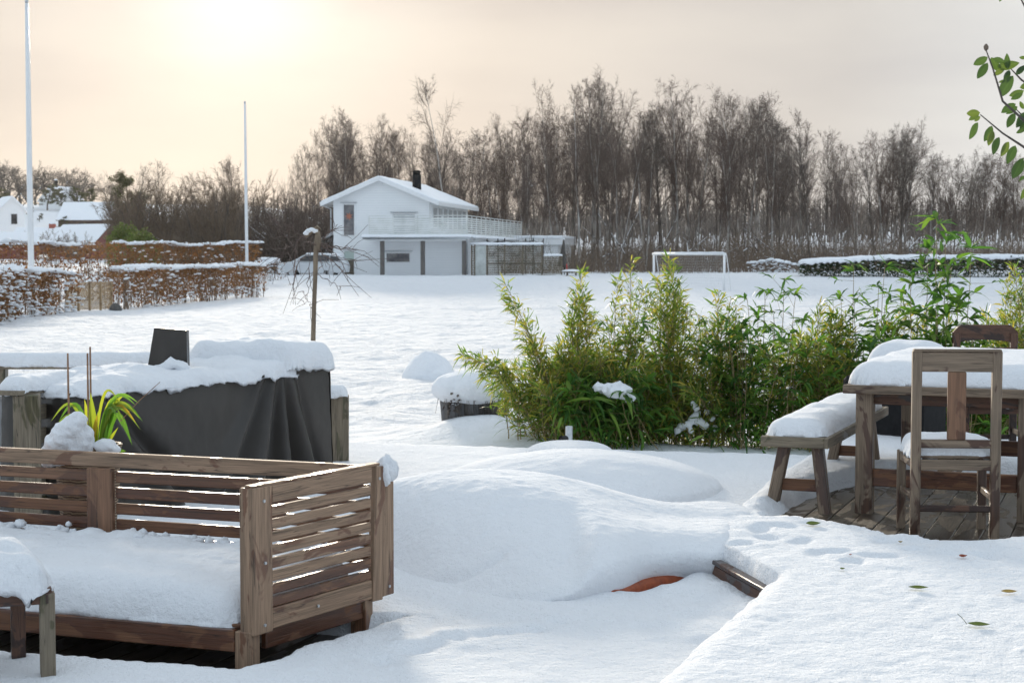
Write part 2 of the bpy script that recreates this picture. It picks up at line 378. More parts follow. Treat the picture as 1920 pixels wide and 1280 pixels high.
def f_bark(c1,c2,snow=.5,sc=6.0):
    def fn(t,b):
        g=t('ShaderNodeNewGeometry');p=g.outputs['Position']
        oi=t('ShaderNodeObjectInfo').outputs['Random']
        n=t('ShaderNodeTexNoise',{'Vector':t('ShaderNodeMapping',{0:p,'Scale':(1,1,.35)}).outputs[0],'Scale':sc,'Detail':4.0,'Roughness':.6}).outputs[0]
        c=t.mix(t.ramp(n,[(.38,0.0),(.62,1.0)]),c1,c2)
        c=t.mix(t.math('MULTIPLY',oi,.45),c,(.16,.13,.11))
        nz=t('ShaderNodeSeparateXYZ',{0:g.outputs['True Normal']}).outputs[2]
        n2=t('ShaderNodeTexNoise',{'Vector':p,'Scale':1.3,'Detail':3.0}).outputs[0]
        mk=t.math('MULTIPLY',t.math('GREATER_THAN',nz,.45),t.math('GREATER_THAN',n2,1-snow))
        setc(t,b,'Base Color',t.mix(mk,c,(.85,.87,.9)))
    return fn
B_BIRCH=material('pale_birch_bark',(.4,.38,.35),.7,f_bark((.10,.085,.07),(.42,.40,.37),.5,2.4))
B_DARK=material('dark_tree_bark',(.1,.08,.07),.8,f_bark((.045,.038,.032),(.12,.10,.085),.5))
B_WHITE=material('white_birch_bark',(.6,.6,.58),.7,f_bark((.30,.28,.26),(.68,.67,.65),.5,2.2))
TW_BIRCH=material('red_brown_twigs',(.11,.075,.065),.7,f_bark((.05,.028,.020),(.105,.063,.045),.33))
TW_BROWN=material('brown_twigs',(.14,.10,.06),.7,f_bark((.11,.07,.042),(.20,.14,.088),.22))
TW_DARK=material('dark_twigs',(.06,.05,.045),.7,f_bark((.035,.027,.023),(.085,.065,.052),.3))
def leafmat(name,cols,trans=.45,rough=.45,spec=.4):
    def fn(t,b):
        ri=t('ShaderNodeNewGeometry').outputs['Random Per Island']
        k=len(cols); c=t.ramp(ri,[((i+.5)/k,c_) for i,c_ in enumerate(cols)])
        a=t('ShaderNodeAttribute',attribute_name='lc').outputs['Vector']
        s=t('ShaderNodeSeparateXYZ',{0:a})
        rib=t.ramp(t.math('ABSOLUTE',s.outputs[1]),[(0.0,1.25),(.18,1.0)])
        c=t.mix(1.0,c,rib,'MULTIPLY')
        setc(t,b,'Base Color',c); 
        tr=t('ShaderNodeBsdfTranslucent',{0:t.mix(1.0,c,(2.1,2.3,1.3),'MULTIPLY')})
        mx=t('ShaderNodeMixShader',{0:trans,1:b.outputs[0],2:tr.outputs[0]})
        t.l.new(mx.outputs[0],t.n['Material Output'].inputs[0])
    return material(name,(.1,.2,.04),rough,fn,spec)
L_BAM=leafmat('bamboo_small_leaf',[(.06,.105,.024),(.095,.15,.03),(.15,.195,.036),(.21,.21,.045),(.29,.23,.055)],.5)
L_BROAD=leafmat('bamboo_broad_leaf',[(.035,.085,.022),(.055,.125,.028),(.085,.17,.034),(.13,.20,.04)],.45,.5,.2)
L_CULM=material('bamboo_culm',(.2,.15,.06),.5,noisy((.16,.13,.05),(.28,.20,.09),30.0))
L_BEECH=leafmat('brown_beech_leaf',[(.10,.04,.018),(.16,.065,.028),(.22,.10,.045),(.13,.075,.045)],.3,.6,.2)
L_EVER=leafmat('dark_evergreen_leaf',[(.018,.035,.014),(.03,.055,.02),(.04,.06,.025)],.15,.5,.3)
L_OLIVE=leafmat('olive_needles',[(.05,.06,.025),(.09,.09,.035),(.07,.06,.03)],.25,.6,.2)
L_YELGR=leafmat('yellow_green_leaf',[(.10,.13,.035),(.16,.17,.045),(.08,.12,.03)],.3,.5,.3)
L_STRAP=leafmat('strap_leaf',[(.06,.13,.02),(.11,.20,.03),(.26,.26,.03),(.08,.15,.025),(.40,.22,.03)],.5,.35)
L_MAG=leafmat('green_branch_leaf',[(.026,.048,.018),(.036,.064,.02),(.055,.088,.022),(.085,.11,.025)],.35,.4)
L_FALL=leafmat('fallen_leaf',[(.10,.12,.02),(.06,.09,.02)],.2,.5)
L_FALLR=leafmat('fallen_red_leaf',[(.16,.02,.01),(.22,.05,.02)],.2,.5)
L_FALLB=leafmat('fallen_brown_leaf',[(.20,.12,.04),(.25,.18,.06)],.2,.5)
def f_wicker(t,b):
    p=t('ShaderNodeNewGeometry').outputs['Position']
    wv=t('ShaderNodeTexWave',{'Vector':p,'Scale':22.0,'Distortion':3.0,'Detail':2.0},bands_direction='Z').outputs[1]
    n=t('ShaderNodeTexNoise',{'Vector':p,'Scale':60.0,'Detail':3.0}).outputs[0]
    setc(t,b,'Base Color',t.mix(wv,(.09,.05,.03),(.34,.24,.15))); bump(t,b,t.math('ADD',wv,n),.008,.8)
WICKER=material('woven_pot',(.3,.2,.12),.7,f_wicker)
def f_net(t,b): pass
NETM=material('white_net_cord',(.6,.6,.6),.6,noisy((.5,.5,.5),(.66,.66,.66),9.0))

# ------------------------------------------------------------------ terrain
VA=R(20.8); Vd=np.array([math.sin(VA),math.cos(VA)]); Ud=np.array([math.cos(VA),-math.sin(VA)])
LZ=.10; RZ=.28                            # snow level on the lower and on the raised deck
P1=G(1441,1072,RZ)[:2]                    # inner corner of the raised deck edge
FA=G(650,829,LZ)[:2]; FB=G(1450,848,LZ)[:2]
fn_=np.array([(FB-FA)[1],-(FB-FA)[0]]); fn_/=np.linalg.norm(fn_)     # toward the camera
if fn_[1]>0: fn_=-fn_
STEP=.80
PF=P1+np.array([-.15,.82])
RPOLY=[P1-Vd*16,P1,PF,np.array([1.0,8.8]),G(1378,938,RZ)[:2],G(1450,880,RZ)[:2],G(1450,880,RZ)[:2]+Vd*9,np.array([30.,20.]),np.array([30.,-20.])]
def segd(p,q,x,y):
    e=q-p; t=((x-p[0])*e[0]+(y-p[1])*e[1])/(e@e); tc=np.clip(t,0,1)
    return np.hypot(x-p[0]-e[0]*tc,y-p[1]-e[1]*tc),t
def sdR(x,y):
    a=(x-P1[0])*Ud[0]+(y-P1[1])*Ud[1]; b=(x-P1[0])*Vd[0]+(y-P1[1])*Vd[1]
    return sdpoly(RPOLY,x,y),a,b
def sdR_old(x,y):
    a=(x-P1[0])*Ud[0]+(y-P1[1])*Ud[1]; b=(x-P1[0])*Vd[0]+(y-P1[1])*Vd[1]
    return np.maximum(a,np.minimum(b,a+STEP)),a,b
# sofa frame (skewed to the photograph's corner points)
SO=np.array([-1.035,6.517]); SV=np.array([math.sin(.545),math.cos(.545)]); SU=np.array([-math.cos(.352),math.sin(.352)]); SL=.86
def sofa_ab(x,y):
    M=np.linalg.inv(np.array([SV,SU]).T); dx=x-SO[0];dy=y-SO[1]
    return M[0,0]*dx+M[0,1]*dy, M[1,0]*dx+M[1,1]*dy
TBL=[G(1462,962,RZ)[:2],G(1560,968,RZ)[:2],G(1640,975,RZ)[:2],G(1700,994,RZ)[:2],G(1770,1003,RZ)[:2],G(1850,1000,RZ)[:2],G(1960,990,RZ)[:2],G(2050,960,RZ)[:2],G(1990,870,RZ)[:2],G(1850,868,RZ)[:2],G(1700,874,RZ)[:2],G(1590,897,RZ)[:2],G(1530,925,RZ)[:2]]
def sdpoly(P,x,y):
    d=np.full(np.shape(x),1e9);ins=np.zeros(np.shape(x),bool)
    for i in range(len(P)):
        a=P[i];b=P[(i+1)%len(P)];e=b-a;wx=x-a[0];wy=y-a[1]
        t=np.clip((wx*e[0]+wy*e[1])/(e@e),0,1);d=np.minimum(d,(wx-e[0]*t)**2+(wy-e[1]*t)**2)
        c=((a[1]>y)!=(b[1]>y))&(x<(b[0]-a[0])*(y-a[1])/(b[1]-a[1]+1e-12)+a[0]);ins^=c
    return np.where(ins,1,-1)*np.sqrt(d)
def ell(x,y,c,rx,ry,p=1.6,rot=0):
    dx=x-c[0];dy=y-c[1];ca,sa=math.cos(rot),math.sin(rot)
    r=((dx*ca+dy*sa)/rx)**2+((-dx*sa+dy*ca)/ry)**2
    return np.clip(1-r,0,1)**p
FEET=[(1400,962),(1425,990),(1470,985),(1500,1012),(1440,1005),(1560,1032),(1530,1040),(1650,1040),(1600,1050),(1780,1035),(1720,1026),(1850,1040),(1415,935),(1468,905),(1390,1015),(1660,1010)]
TRAIL=[(760,1225),(790,1218),(820,1208),(860,1200),(905,1192),(950,1186),(1000,1180),(720,1240),(1045,1165)]
def gh(x,y,fine=True):
    x=np.asarray(x,float);y=np.asarray(y,float)
    # open field, bank before the house, forest floor, far slope
    z=-.2+.57*S(80,108,y)+.22*S(8,45,x)*S(70,112,y)+.012*np.clip(y-130,0,200)+.03*np.clip(y-260,0,400)
    z=z+.45*np.exp(-(((x-7.3)/3.2)**2+((y-90)/7)**2))
    z=z+(7*S(240,390,y)/(1+np.exp((x+84)/9)))
    far=S(13,22,y)
    amp=far*(.10-.02*S(30,90,y))*(1-S(150,200,y)*.0)
    z=z+amp*fbm(x*.9,y*.55,0,5,3,.6)+far*.05*fbm(x*.12,y*.12,0,2,11)
    z=z+.22*np.exp(-(((x+.3)/.75)**2+((y-17.3)/.9)**2))+.16*np.exp(-(((x-.25)/.6)**2+((y-16.2)/.7)**2))+.08*np.exp(-(((x-1.6)/1.5)**2+((y-15.6)/.6)**2))
    if y.size and y.min()>20: return z
    # lower deck
    low=LZ+.02*fbm(x*.8,y*.8,0,3,21)+.006*fbm(x*5,y*5,0,3,22)
    sf=(x-FA[0])*fn_[0]+(y-FA[1])*fn_[1]+.02*fbm(x*3,y*3,0,3,25)
    s,a,b=sdR(x+.012*fbm(x*6,y*6,0,3,31),y+.012*fbm(x*6+9,y*6,0,3,32))
    dF,tF=segd(P1,PF,x,y)
    low=low+.0*S(.26,.04,dF)*S(-.25,.10,tF)
    dC,tC=segd(G(1165,1110,.06)[:2],G(1335,1062,.08)[:2],x,y); low=low-.055*S(.20,.03,dC)+.03*S(.30,.05,dF)*S(-.2,.1,tF)+.003*fbm(x*17,y*17,0,2,44)
    low=low+.045*fbm(x*3.5,y*3.5,0,4,36)*np.exp(-((dF-.35)/.35)**2)
    low=low+.035*fbm(x*3,y*3,0,4,39)*np.exp(-(((x+.55)/.5)**2+((y-6.8)/.6)**2))
    for px,py in TRAIL:
        q=G(px,py,LZ); low=low-.022*np.exp(-(((x-q[0])/.06)**2+((y-q[1])/.055)**2))+.010*np.exp(-(((x-q[0]-.02)/.10)**2+((y-q[1]-.12)/.05)**2))
    hi=RZ+.008*fbm(x*1.5,y*1.5,0,3,41)+.006*fbm(x*7,y*7,0,3,42)+.004*fbm(x*17,y*17,0,2,43)
    foot=0
    for k,(px,py) in enumerate(FEET):
        q=G(px,py,RZ); an=k*1.3; dx=x-q[0];dy=y-q[1]; u_=dx*math.cos(an)+dy*math.sin(an);v_=-dx*math.sin(an)+dy*math.cos(an)
        foot=foot-(.016+.014*(k%3)/2)*np.exp(-((u_/(.07+.03*(k%2)))**2+(v_/.05)**2)**1.5)+.007*np.exp(-((u_-.13)/.05)**2-(v_/.06)**2)
    hi=hi+foot+.022*fbm(x*4,y*4,0,4,45)*np.exp(-(sdpoly(TBL,x,y)/.45)**2)*(y>6)
    # rounded rim of the raised snow
    rim=.055*np.clip(1-np.clip(s,0,1)/.14,0,1)**2
    s=s-.055*np.exp(-(np.clip(dF,0,9)/.16)**2)*S(-.3,.05,tF)*S(1.6,1.1,tF)
    z2=low+(hi-rim-low)*S(-.035,.012,s)
    z=z+(z2-z)*S(-.10,.06,sf)*S(-9,-8.8,x)*S(16,15.8,x)
    # bare boards under the sofa and round the table
    sa,sb=sofa_ab(x,y)
    j=.035*fbm(x*4,y*4,0,3,51)
    dso=np.minimum(np.minimum(sa+.27,SL-.06-sa),np.minimum(sb+.13,3.2-sb))+j
    z=np.where(y<11,z+(-.06-z)*S(-.03,.05,dso),z)
    dt=sdpoly(TBL,x,y)+.09+.8*j+.02*fbm(x*12,y*12,0,2,53)
    z=z+(.10-z)*(S(-.20,.055,dt)*S(8.9,9.6,y)+S(-.04,.05,dt)*(1-S(8.9,9.6,y)))
    return z
_zc={}
def zat(x,y):
    if y>20:
        k=(round(float(x)*2),round(float(y)*2))
        if k not in _zc: _zc[k]=float(gh(np.array([x]),np.array([y]))[0])
        return _zc[k]
    return float(gh(np.array([x]),np.array([y]))[0])
# one sheet from behind the camera to the horizon
an=np.concatenate([-np.tan(np.linspace(R(48),R(24),20)),np.linspace(-math.tan(R(22)),math.tan(R(22)),640),np.tan(np.linspace(R(24),R(48),20))])
yy=np.concatenate([np.linspace(-30,2.2,24)[:-1],np.exp(np.linspace(math.log(2.2),math.log(14.5),520))[:-1],np.exp(np.linspace(math.log(14.5),math.log(130),520))[:-1],np.exp(np.linspace(math.log(130),math.log(700),90))])
AN,YY=np.meshgrid(an,yy); XX=AN*(np.abs(YY)+1.5+14*np.exp(-((YY+8)/9)**2)*0)
ZZ=gh(XX,YY)
m=MB(); m.grid(XX,YY,ZZ)
gr=m.build('snow_ground',FIELD,None,True); tag(gr,kind='structure')

# deck bodies
def seg_deck(name,poly_fn,z,mat,a0,a1,b0,b1,org,bw=.145,gap=.006,kind='structure',ends=None):
    m=MB(); k=0; a=a0
    while a<a1:
        lo_,hi_=ends(a,bw) if ends else (b0,b1)
        c0=org+Ud*(a+bw/2)+Vd*lo_; c1=org+Ud*(a+bw/2)+Vd*hi_
        m.beam((*c0,z-.014),(*c1,z-.014),bw-gap,.028,ch=.003); a+=bw
    return tag(m.build(name,mat),kind=kind)
far_b=lambda a,org: ( -((org+Ud*a-FA)@fn_) )/(Vd@fn_)-.05
seg_deck('raised_deck',None,.18,W_DECK,.02,4.2,0,0,P1,ends=lambda a,w_:(-6.2 if a>-.01 else .03,far_b(a,P1)))
seg_deck('raised_deck_boards',None,.18,W_DECK,-.70,-.0,0,0,P1,ends=lambda a,w_:(float(np.interp(-a,[0,.43,.70],[.12,.85,1.9])),far_b(a,P1)))
seg_deck('lower_deck',None,.0,W_DECK,-5.5,-.05,0,0,P1+Ud*0,ends=lambda a,w_:(-3.4,far_b(a,P1)) )
m=MB()
q0=P1+Ud*.015-Vd*6.2;q1=P1+Ud*.015;q2=PF
m.beam((*(q0),.085),(*(q1),.085),.03,.17)
m.beam((*(P1+Ud*.03+Vd*.005),.085),(*(q2+Vd*.005),.085),.03,.165)
m.beam((*(P1+Ud*.03),.185),(*q2,.185),.05,.022)
tag(m.build('deck_fascia',W_DARK),'dark timber fascia board at the step between the decks','deck board')

# ------------------------------------------------------------------ snow mounds on the lower deck
def mound(name,label,c,rx,ry,H,p,n=130,rot=0,extra=None,lift=0.0,nz=.012,seed=0,mat=SNOW,group=None,cat='snow mound'):
    u=np.linspace(0,2*np.pi,n*2,endpoint=True); r=1-(1-np.linspace(0,1.0,n))**1.6
    U,Rr=np.meshgrid(u,r,indexing='ij')
    dx=np.cos(U)*Rr*rx;dy=np.sin(U)*Rr*ry
    X=c[0]+dx*math.cos(rot)-dy*math.sin(rot);Y=c[1]+dx*math.sin(rot)+dy*math.cos(rot)
    h=p(Rr,U,X,Y)*H
    if extra: h=h+extra(X,Y,Rr)
    base=np.minimum(gh(X,Y),.4) if Y.min()>13 else np.full(X.shape,LZ)
    Z=base*1+h-.012-.03*S(.95,1,Rr)*(1-lift)+nz*fbm(X*2.2,Y*2.2,0,4,seed)*(1-Rr**4)+nz*.35*fbm(X*9,Y*9,0,3,seed+1)
    m=MB(); m.grid(X[::-1],Y[::-1],Z[::-1])
    return tag(m.build(name,mat,None,True),label,cat,group)
c1=np.array([.13,9.05])
prof=lambda pw:(lambda r,u,x,y:(1-S(0,1,r)**pw))
def p_main(r,u,x,y):
    # steep pillow rim on the front right where the orange canvas shows, gentle elsewhere
    f=S(-2.1,-1.35,np.where(u>np.pi,u-2*np.pi,u))*S(.25,-.25,np.where(u>np.pi,u-2*np.pi,u))
    g1=(1-r**2)**1.25; g2=.62*np.sqrt(np.clip(1-r**5,0,1))*(1-.38*r**2)+.38*(1-r**2)
    return g1*(1-f)+g2*f
def tail(X,Y,r):
    return 0
# the large mound: a crest line with a steep pillow rim at the front right
def big_mound():
    xs=np.linspace(-1.7,1.62,300); ts=np.linspace(-1,1,240); ts=np.sign(ts)*(1-(1-np.abs(ts))**1.35)
    fo=np.array([G(px,py,LZ)[:2] for px,py in ((700,1040),(725,1062),(800,1098),(900,1122),(1000,1132),(1080,1130),(1165,1116),(1225,1094))]+[G(1310,1078,.12)[:2],G(1352,1050,.21)[:2]])
    yb=np.interp(xs,np.concatenate([[-1.7],fo[:,0],[1.15,1.3,1.62]]),np.concatenate([[8.75],fo[:,1],[8.12,8.4,8.7]]))
    k=np.exp(-np.linspace(-2.4,2.4,31)**2); k/=k.sum(); yb=np.convolve(np.pad(yb,15,'edge'),k,'valid')
    zc=np.interp(xs,[-1.7,-1.3,-.9,-.4,-.1,.2,.45,.7,.9,1.1,1.3,1.5,1.62],[.0,.10,.27,.385,.405,.375,.31,.235,.205,.20,.185,.08,.0]); zc=np.convolve(np.pad(zc,15,'edge'),k,'valid')
    yc=np.interp(xs,[-1.7,0,.8,1.2,1.62],[9.25,9.05,9.0,9.15,9.2]); back=np.interp(xs,[-1.7,-.5,.8,1.62],[.8,1.15,1.0,.7])
    X,T_=np.meshgrid(xs,ts,indexing='ij'); YC=yc[:,None];H=zc[:,None]
    Y=np.where(T_<0,YC+T_*(YC-yb[:,None]),YC+T_*back[:,None])
    rim=(S(-.25,.62,X)*S(1.25,1.05,X)); at=np.abs(T_)
    soft=(1-at**2.8)**1.9; steep=.50*np.sqrt(np.clip(1-at**9,0,1))*(1-.15*at)+.50*(1-at**1.7)
    pr=np.where(T_<0,soft*(1-rim)+steep*rim,(1-at**2)**1.2)
    lift=np.where(T_<0,.08*S(.26,.42,X)*S(1.3,1.1,X)*S(1.0,.95,at)*S(.25,.9,at),0)*1.0
    Z=LZ-.02+(H+.02)*pr+lift*S(.0,.12,pr+.05)
    Z=Z-.05*(1-rim)*S(.93,1,at)*(T_<0)-.05*S(.9,1,at)*(T_>0)
    Z=Z+(.022*fbm(X*1.9,Y*1.9,0,3,60)+.005*fbm(X*6,Y*4,0,4,61)+.004*fbm(X*22,Y*22,0,3,62))*np.clip(pr*3,0,1)*(1-.3*rim)
    # small crack where the left front slope has slumped
    q=G(860,1085,.12); Z=Z-.03*np.exp(-(((Y-q[1]-.05*np.sin(X*9))/.035)**2))*S(-.5,-.3,X)*S(.05,-.1,X)
    # folded under lip above the canvas
    Yl=Y.copy(); e=S(.965,1,at)*rim*(T_<0); Z=Z-.02*e; Yl=Yl+.10*e
    m=MB(); m.grid(X.T,Yl.T,Z.T)
    return tag(m.build('snow_mound',SNOW,None,True),'largest rounded snow mound, over the orange canvas, in the middle of the lower deck','snow mound')
big_mound()
mound('snow_mound','long low snow mound bulging behind the largest mound',(.45,11.2),1.0,.95,.255,lambda r,u,x,y:(1-r**2)**.6,rot=R(-12),nz=.012,seed=70,n=80)
mound('snow_mound','flat round snow cushion in front of the metal vent pipe',G(1070,858,LZ)[:2]+np.array([0,.25]),.36,.42,.10,lambda r,u,x,y:np.sqrt(np.clip(1-r**4,0,1)),nz=.008,seed=80,n=50)
mound('snow_mound','low snow hump at the foot of the stool in the bottom left corner',(-1.93,5.45),.42,.36,.13,lambda r,u,x,y:(1-r**2)**.7,nz=.01,seed=90,n=50)
q=G(803,706,-.2)
mound('snow_mound','small lumpy snow pile alone on the field beyond the planter',q[:2]+np.array([0,.3]),.44,.6,.40,lambda r,u,x,y:(1-r**2)**.75,nz=.08,seed=95,n=50)
# orange canvas under the mound
t=thing('orange_canvas_bag','crumpled orange canvas edge sticking out under the big snow mound','canvas',(.7,7.8,.06))
m=MB()
P=[G(1115,1127,.06),G(1150,1117,.078),G(1205,1100,.085),G(1255,1088,.085),G(1310,1079,.085),G(1352,1060,.08)]
P=[p+np.array([0,-.012,.006]) for p in P]
Pn=np.array(P); tt=np.linspace(0,1,60); ts=np.linspace(0,1,6)
C=np.stack([np.interp(tt,ts,Pn[:,i]) for i in range(3)],1)
rings=[]
for k,(oy,oz) in enumerate(((.0,-.06),(-.022,-.03),(-.03,.0),(-.018,.022),(.05,.035),(.35,.04))):
    rings.append(C+np.stack([.0*C[:,0],oy+.010*fbm(C[:,0]*14,k*.6,0,3,5),oz+.012*fbm(C[:,0]*11,k*.8,0,3,6)],1))
Rg=np.array(rings); m.grid(Rg[...,0],Rg[...,1],Rg[...,2])
m.build('canvas',ORANGE,t,True)

# ------------------------------------------------------------------ sofa
def SP(a,b,z): return np.array([*(SO+SV*a+SU*b),z])
HS=.757; SLEN=2.75
sofa=thing('garden_sofa','slatted brown wooden sofa with a deep layer of snow on its seat','sofa',(SO[0],SO[1],0))
m=MB(); m.beam(SP(.055,0,.165),SP(.055,0,HS),.03,.12,up=(*SV,0)); m.beam(SP(.012,.03,.165),SP(.012,.03,HS-.001),.03,.05,up=(*SU,0)); m.build('front_post',W_GREY,sofa)
m=MB(); m.beam(SP(SL-.03,0.0,.16),SP(SL+.0,0.0,HS-.005),.035,.075,up=(*SV,0)); m.beam(SP(SL+.052,0,.17),SP(SL+.052,0,HS-.03),.033,.085,up=(*SV,0)); m.build('rear_post',W_GREY,sofa)
# arm slats
m=MB(); m.beam(SP(.115,.0,HS-.036),SP(SL-.065,0,HS-.036),.028,.07); m.beam(SP(.0,.012,HS+.004),SP(SL,.012,HS+.004),.045,.012); m.build('arm_rail',W_GREY,sofa)
zs=HS-.075; n=8; pitch_=(HS-.075-.26)/n
for i in range(n):
    m=MB(); z=zs-pitch_*(i+.5)-.006; m.beam(SP(.115,.003,z),SP(SL-.065,.003,z),.024,pitch_*.77); m.build('arm_slat',W_GREY if i<6 else W_BROWN,sofa)
m=MB(); m.beam(SP(.115,.003,.215),SP(SL-.065,.003,.215),.028,.085); m.build('arm_base_rail',W_GREY,sofa)
m=MB(); m.beam(SP(.11,.03,.135),SP(SL-.05,.03,.135),.03,.09); m.build('side_rail',W_TEAK,sofa)
# seat frame and legs
m=MB(); m.beam(SP(.0,.075,.142),SP(.0,SLEN,.142),.035,.088); m.build('front_rail',W_TEAK,sofa)
m=MB(); m.beam(SP(SL-.06,.05,.142),SP(SL-.06,SLEN,.142),.035,.088); m.build('rear_rail',W_TEAK,sofa)
m=MB()
for k in range(9): m.beam(SP(.06+.085*k,.03,.19),SP(.06+.085*k,SLEN,.19),.06,.022)
m.build('seat',W_TEAK,sofa)
for a,b in ((.03,.045),(SL-.06,.045),(.03,SLEN-.1),(SL-.06,SLEN-.1)):
    m=MB(); m.beam(SP(a,b,-.01),SP(a,b,.18),.075,.075,up=(*SU,0)); m.build('leg',W_GREY,sofa)
# back: top rail, centre stile, slats
BL=SL-.02
m=MB(); m.beam(SP(BL,.0,HS-.034),SP(BL,SLEN,HS-.034),.032,.068); m.build('back_rail',W_GREY,sofa)
stb=[.02,1.395,2.72]
m=MB(); m.beam(SP(BL-.024,1.40,.2),SP(BL-.024,1.40,HS-.072),.028,.14,up=(*SU,0)); m.build('back_stile',W_BROWN,sofa)
for s0,s1 in ((.03,1.33),(1.47,2.7)):
    for i in range(5):
        z=HS-.112-.0745*i; m=MB(); m.beam(SP(BL-.003,s0,z),SP(BL-.003,s1,z),.024,.052); m.build('back_slat',W_TEAK if i else W_BROWN,sofa)
m=MB(); pillow(m,SP(.0,.045,.188),SP(.0,SLEN-.02,.188),SP(BL-.02,SLEN-.02,.188),SP(BL-.02,.045,.188),.17,.14,nz=.014,seed=3,dn=.014,wob=.012,
    Tf=lambda s,t:.165+.045*t+.025*np.exp(-((t-.93)/.07)**2)*(1+fbm(s*28,t*9,0,3,77)*1.6))
m.build('snow_cover',SNOW,sofa,True)
m=MB()
for i in range(170):
    t_=rng.uniform(.06,SLEN-.1); s2_=abs(rng.normal(0,.045)); r0=rng.uniform(.006,.024); zz0_=.188+.165+.045*s2_
    m.blob(SP(BL-.05-s2_,t_,.385+.012*rng.normal()-.1*s2_),(r0*1.2,r0*1.2,r0),.5,i,2,9,6,.9)
m.build('snow_crumbs',SNOW,sofa,True)['kind']='stuff'
m=MB()
for a_,z_ in ((.055,.20),(.055,.70),(SL+.052,.21),(SL-.02,.70),(.40,.215),(.06,.45)):
    c_=SP(a_,-.0155,z_); nrm=np.array([SV[1],-SV[0],0]); m.tube([c_,c_+nrm*.006],.0065,12); m.build('screw',PIPE,sofa); m=MB()
m=MB(); m.blob(SP(SL+.06,0,HS-.03),(.05,.045,.06),.35,3,2,20,14,1.0); m.blob(SP(SL+.035,-.01,HS-.045),(.03,.03,.05),.35,4,2,16,10,1.0); m.build('snow_lump',SNOW,sofa,True)

# stool in the corner
q=G(92,1105,.42)
t=thing('wooden_stool','low wooden stool capped with snow in front of the sofa','stool',(q[0]-.3,q[1],0))
sx=np.array([-.94,-.34]);sy=np.array([-.55,.835]); c=np.array([q[0]+.03,q[1]-.03])
TP=lambda a,b,z: np.array([*(c+sx*a+sy*b),z])
m=MB(); m.beam(TP(.0,.02,.395),TP(.55,.02,.395),.03,.045); m.beam(TP(.02,.0,.395),TP(.02,.42,.395),.03,.045); m.beam(TP(.0,.42,.395),TP(.55,.42,.395),.03,.045); m.beam(TP(.55,.0,.395),TP(.55,.42,.395),.03,.045); m.build('apron',W_DARK,t)
m=MB()
for k in range(5): m.beam(TP(0,.045+.085*k,.425),TP(.57,.045+.085*k,.425),.075,.018)
m.build('seat',W_DARK,t)
for a,b in ((.02,.03),(.53,.03),(.02,.40),(.53,.40)):
    m=MB(); m.beam(TP(a,b,0),TP(a,b,.415),.06,.055,up=(*sx,0)); m.build('leg',W_FENCE if a<.1 and b<.1 else W_DARK,t)
m=MB(); pillow(m,TP(-.02,-.03,.432),TP(-.02,.46,.432),TP(.6,.46,.432),TP(.6,-.03,.432),.145,.12,nz=.022,ns=9,seed=5,dn=.012,drop=.03,wob=.03); m.build('snow_cover',SNOW,t,True)

# ------------------------------------------------------------------ covered outdoor kitchen
FL=A(128,735,9.85);FR=A(617,697,11.7);BRr=A(640,668,12.35);BL_=A(150,716,10.75)
t=thing('covered_outdoor_kitchen','long outdoor kitchen under a draped dark grey tarpaulin topped with snow','covered grill',((FL[0]+FR[0])/2,(FL[1]+FR[1])/2,0))
nL=260;nZ=70
s_=np.linspace(0,1,nL); 
topz=np.interp(s_,[0,.35,.62,.80,.86,.93,1],[.855,.83,.865,.90,.99,.93,1.02])
F2,F1=FR[:2],FL[:2]; dirF=(F2-F1)/np.linalg.norm(F2-F1); nF=np.array([dirF[1],-dirF[0]])   # toward the camera side
lenF=np.linalg.norm(F2-F1)
Wd_=np.array([-nF[0],-nF[1]])*.62
per=[]  # perimeter: front, right side, back, left side
def drape(p0,p1,n,tz0,tz1,seed,amp):
    s=np.linspace(0,1,n); P=p0[None]+(p1-p0)[None]*s[:,None]; L=np.linalg.norm(p1-p0)
    tz=tz0(s) if callable(tz0) else tz0+(tz1-tz0)*s
    k=np.linspace(0,1,nZ); Z=tz[None]*(1-k[:,None])+.01*k[:,None]
    d=(p1-p0)/L;nn=np.array([d[1],-d[0]])
    xl=s[None]*L+0*k[:,None]
    # folds hanging from the top right corner and sagging diagonally, flaring to the hem
    fold=.0
    kk_=k[:,None]; Ls=L/2.27
    # broad drape valleys: fans falling from the high right corner, one long diagonal from the left shoulder
    for (xa,xb,wa,wb,am) in ((.30,1.05,.05,.16,-.075),(.22,.85,.04,.12,.075),(1.62,1.02,.03,.14,.06),(1.66,1.20,.03,.10,-.05),(1.72,1.42,.03,.09,.06),(1.78,1.62,.025,.07,-.04),(1.80,1.75,.025,.06,.055),(1.83,1.90,.025,.06,-.045),(1.86,2.05,.03,.07,.05),(1.95,2.2,.03,.05,-.04),(.06,.30,.05,.12,.05)):
        xc=(xa+(xb-xa)*kk_**1.1)*Ls; wd=(wa+(wb-wa)*kk_)*1.0
        fold=fold+am*np.exp(-((xl-xc)/wd)**2)*(.15+.95*kk_**.8)
    fold=fold*amp*1.7+.012*fbm(xl*2.5,Z*2.5,0,4,seed)+.004*fbm(xl*14,Z*14,0,3,seed+3)
    fold=fold+amp*.05*kk_**1.5
    return P[None,:,0]+nn[0]*fold,P[None,:,1]+nn[1]*fold,Z
m=MB()
BLc=F1+Wd_;BRc=F2+Wd_
X,Y,Z=drape(F1,F2,nL,lambda s:np.interp(s,[0,.35,.62,.80,.84,.90,1],[.855,.83,.865,.885,.915,.885,.90]),0,4,1); m.grid(X[:,::-1],Y[:,::-1],Z[:,::-1])
X,Y,Z=drape(F2,BRc,60,.90,.90,5,.4); m.grid(X[:,::-1],Y[:,::-1],Z[:,::-1])
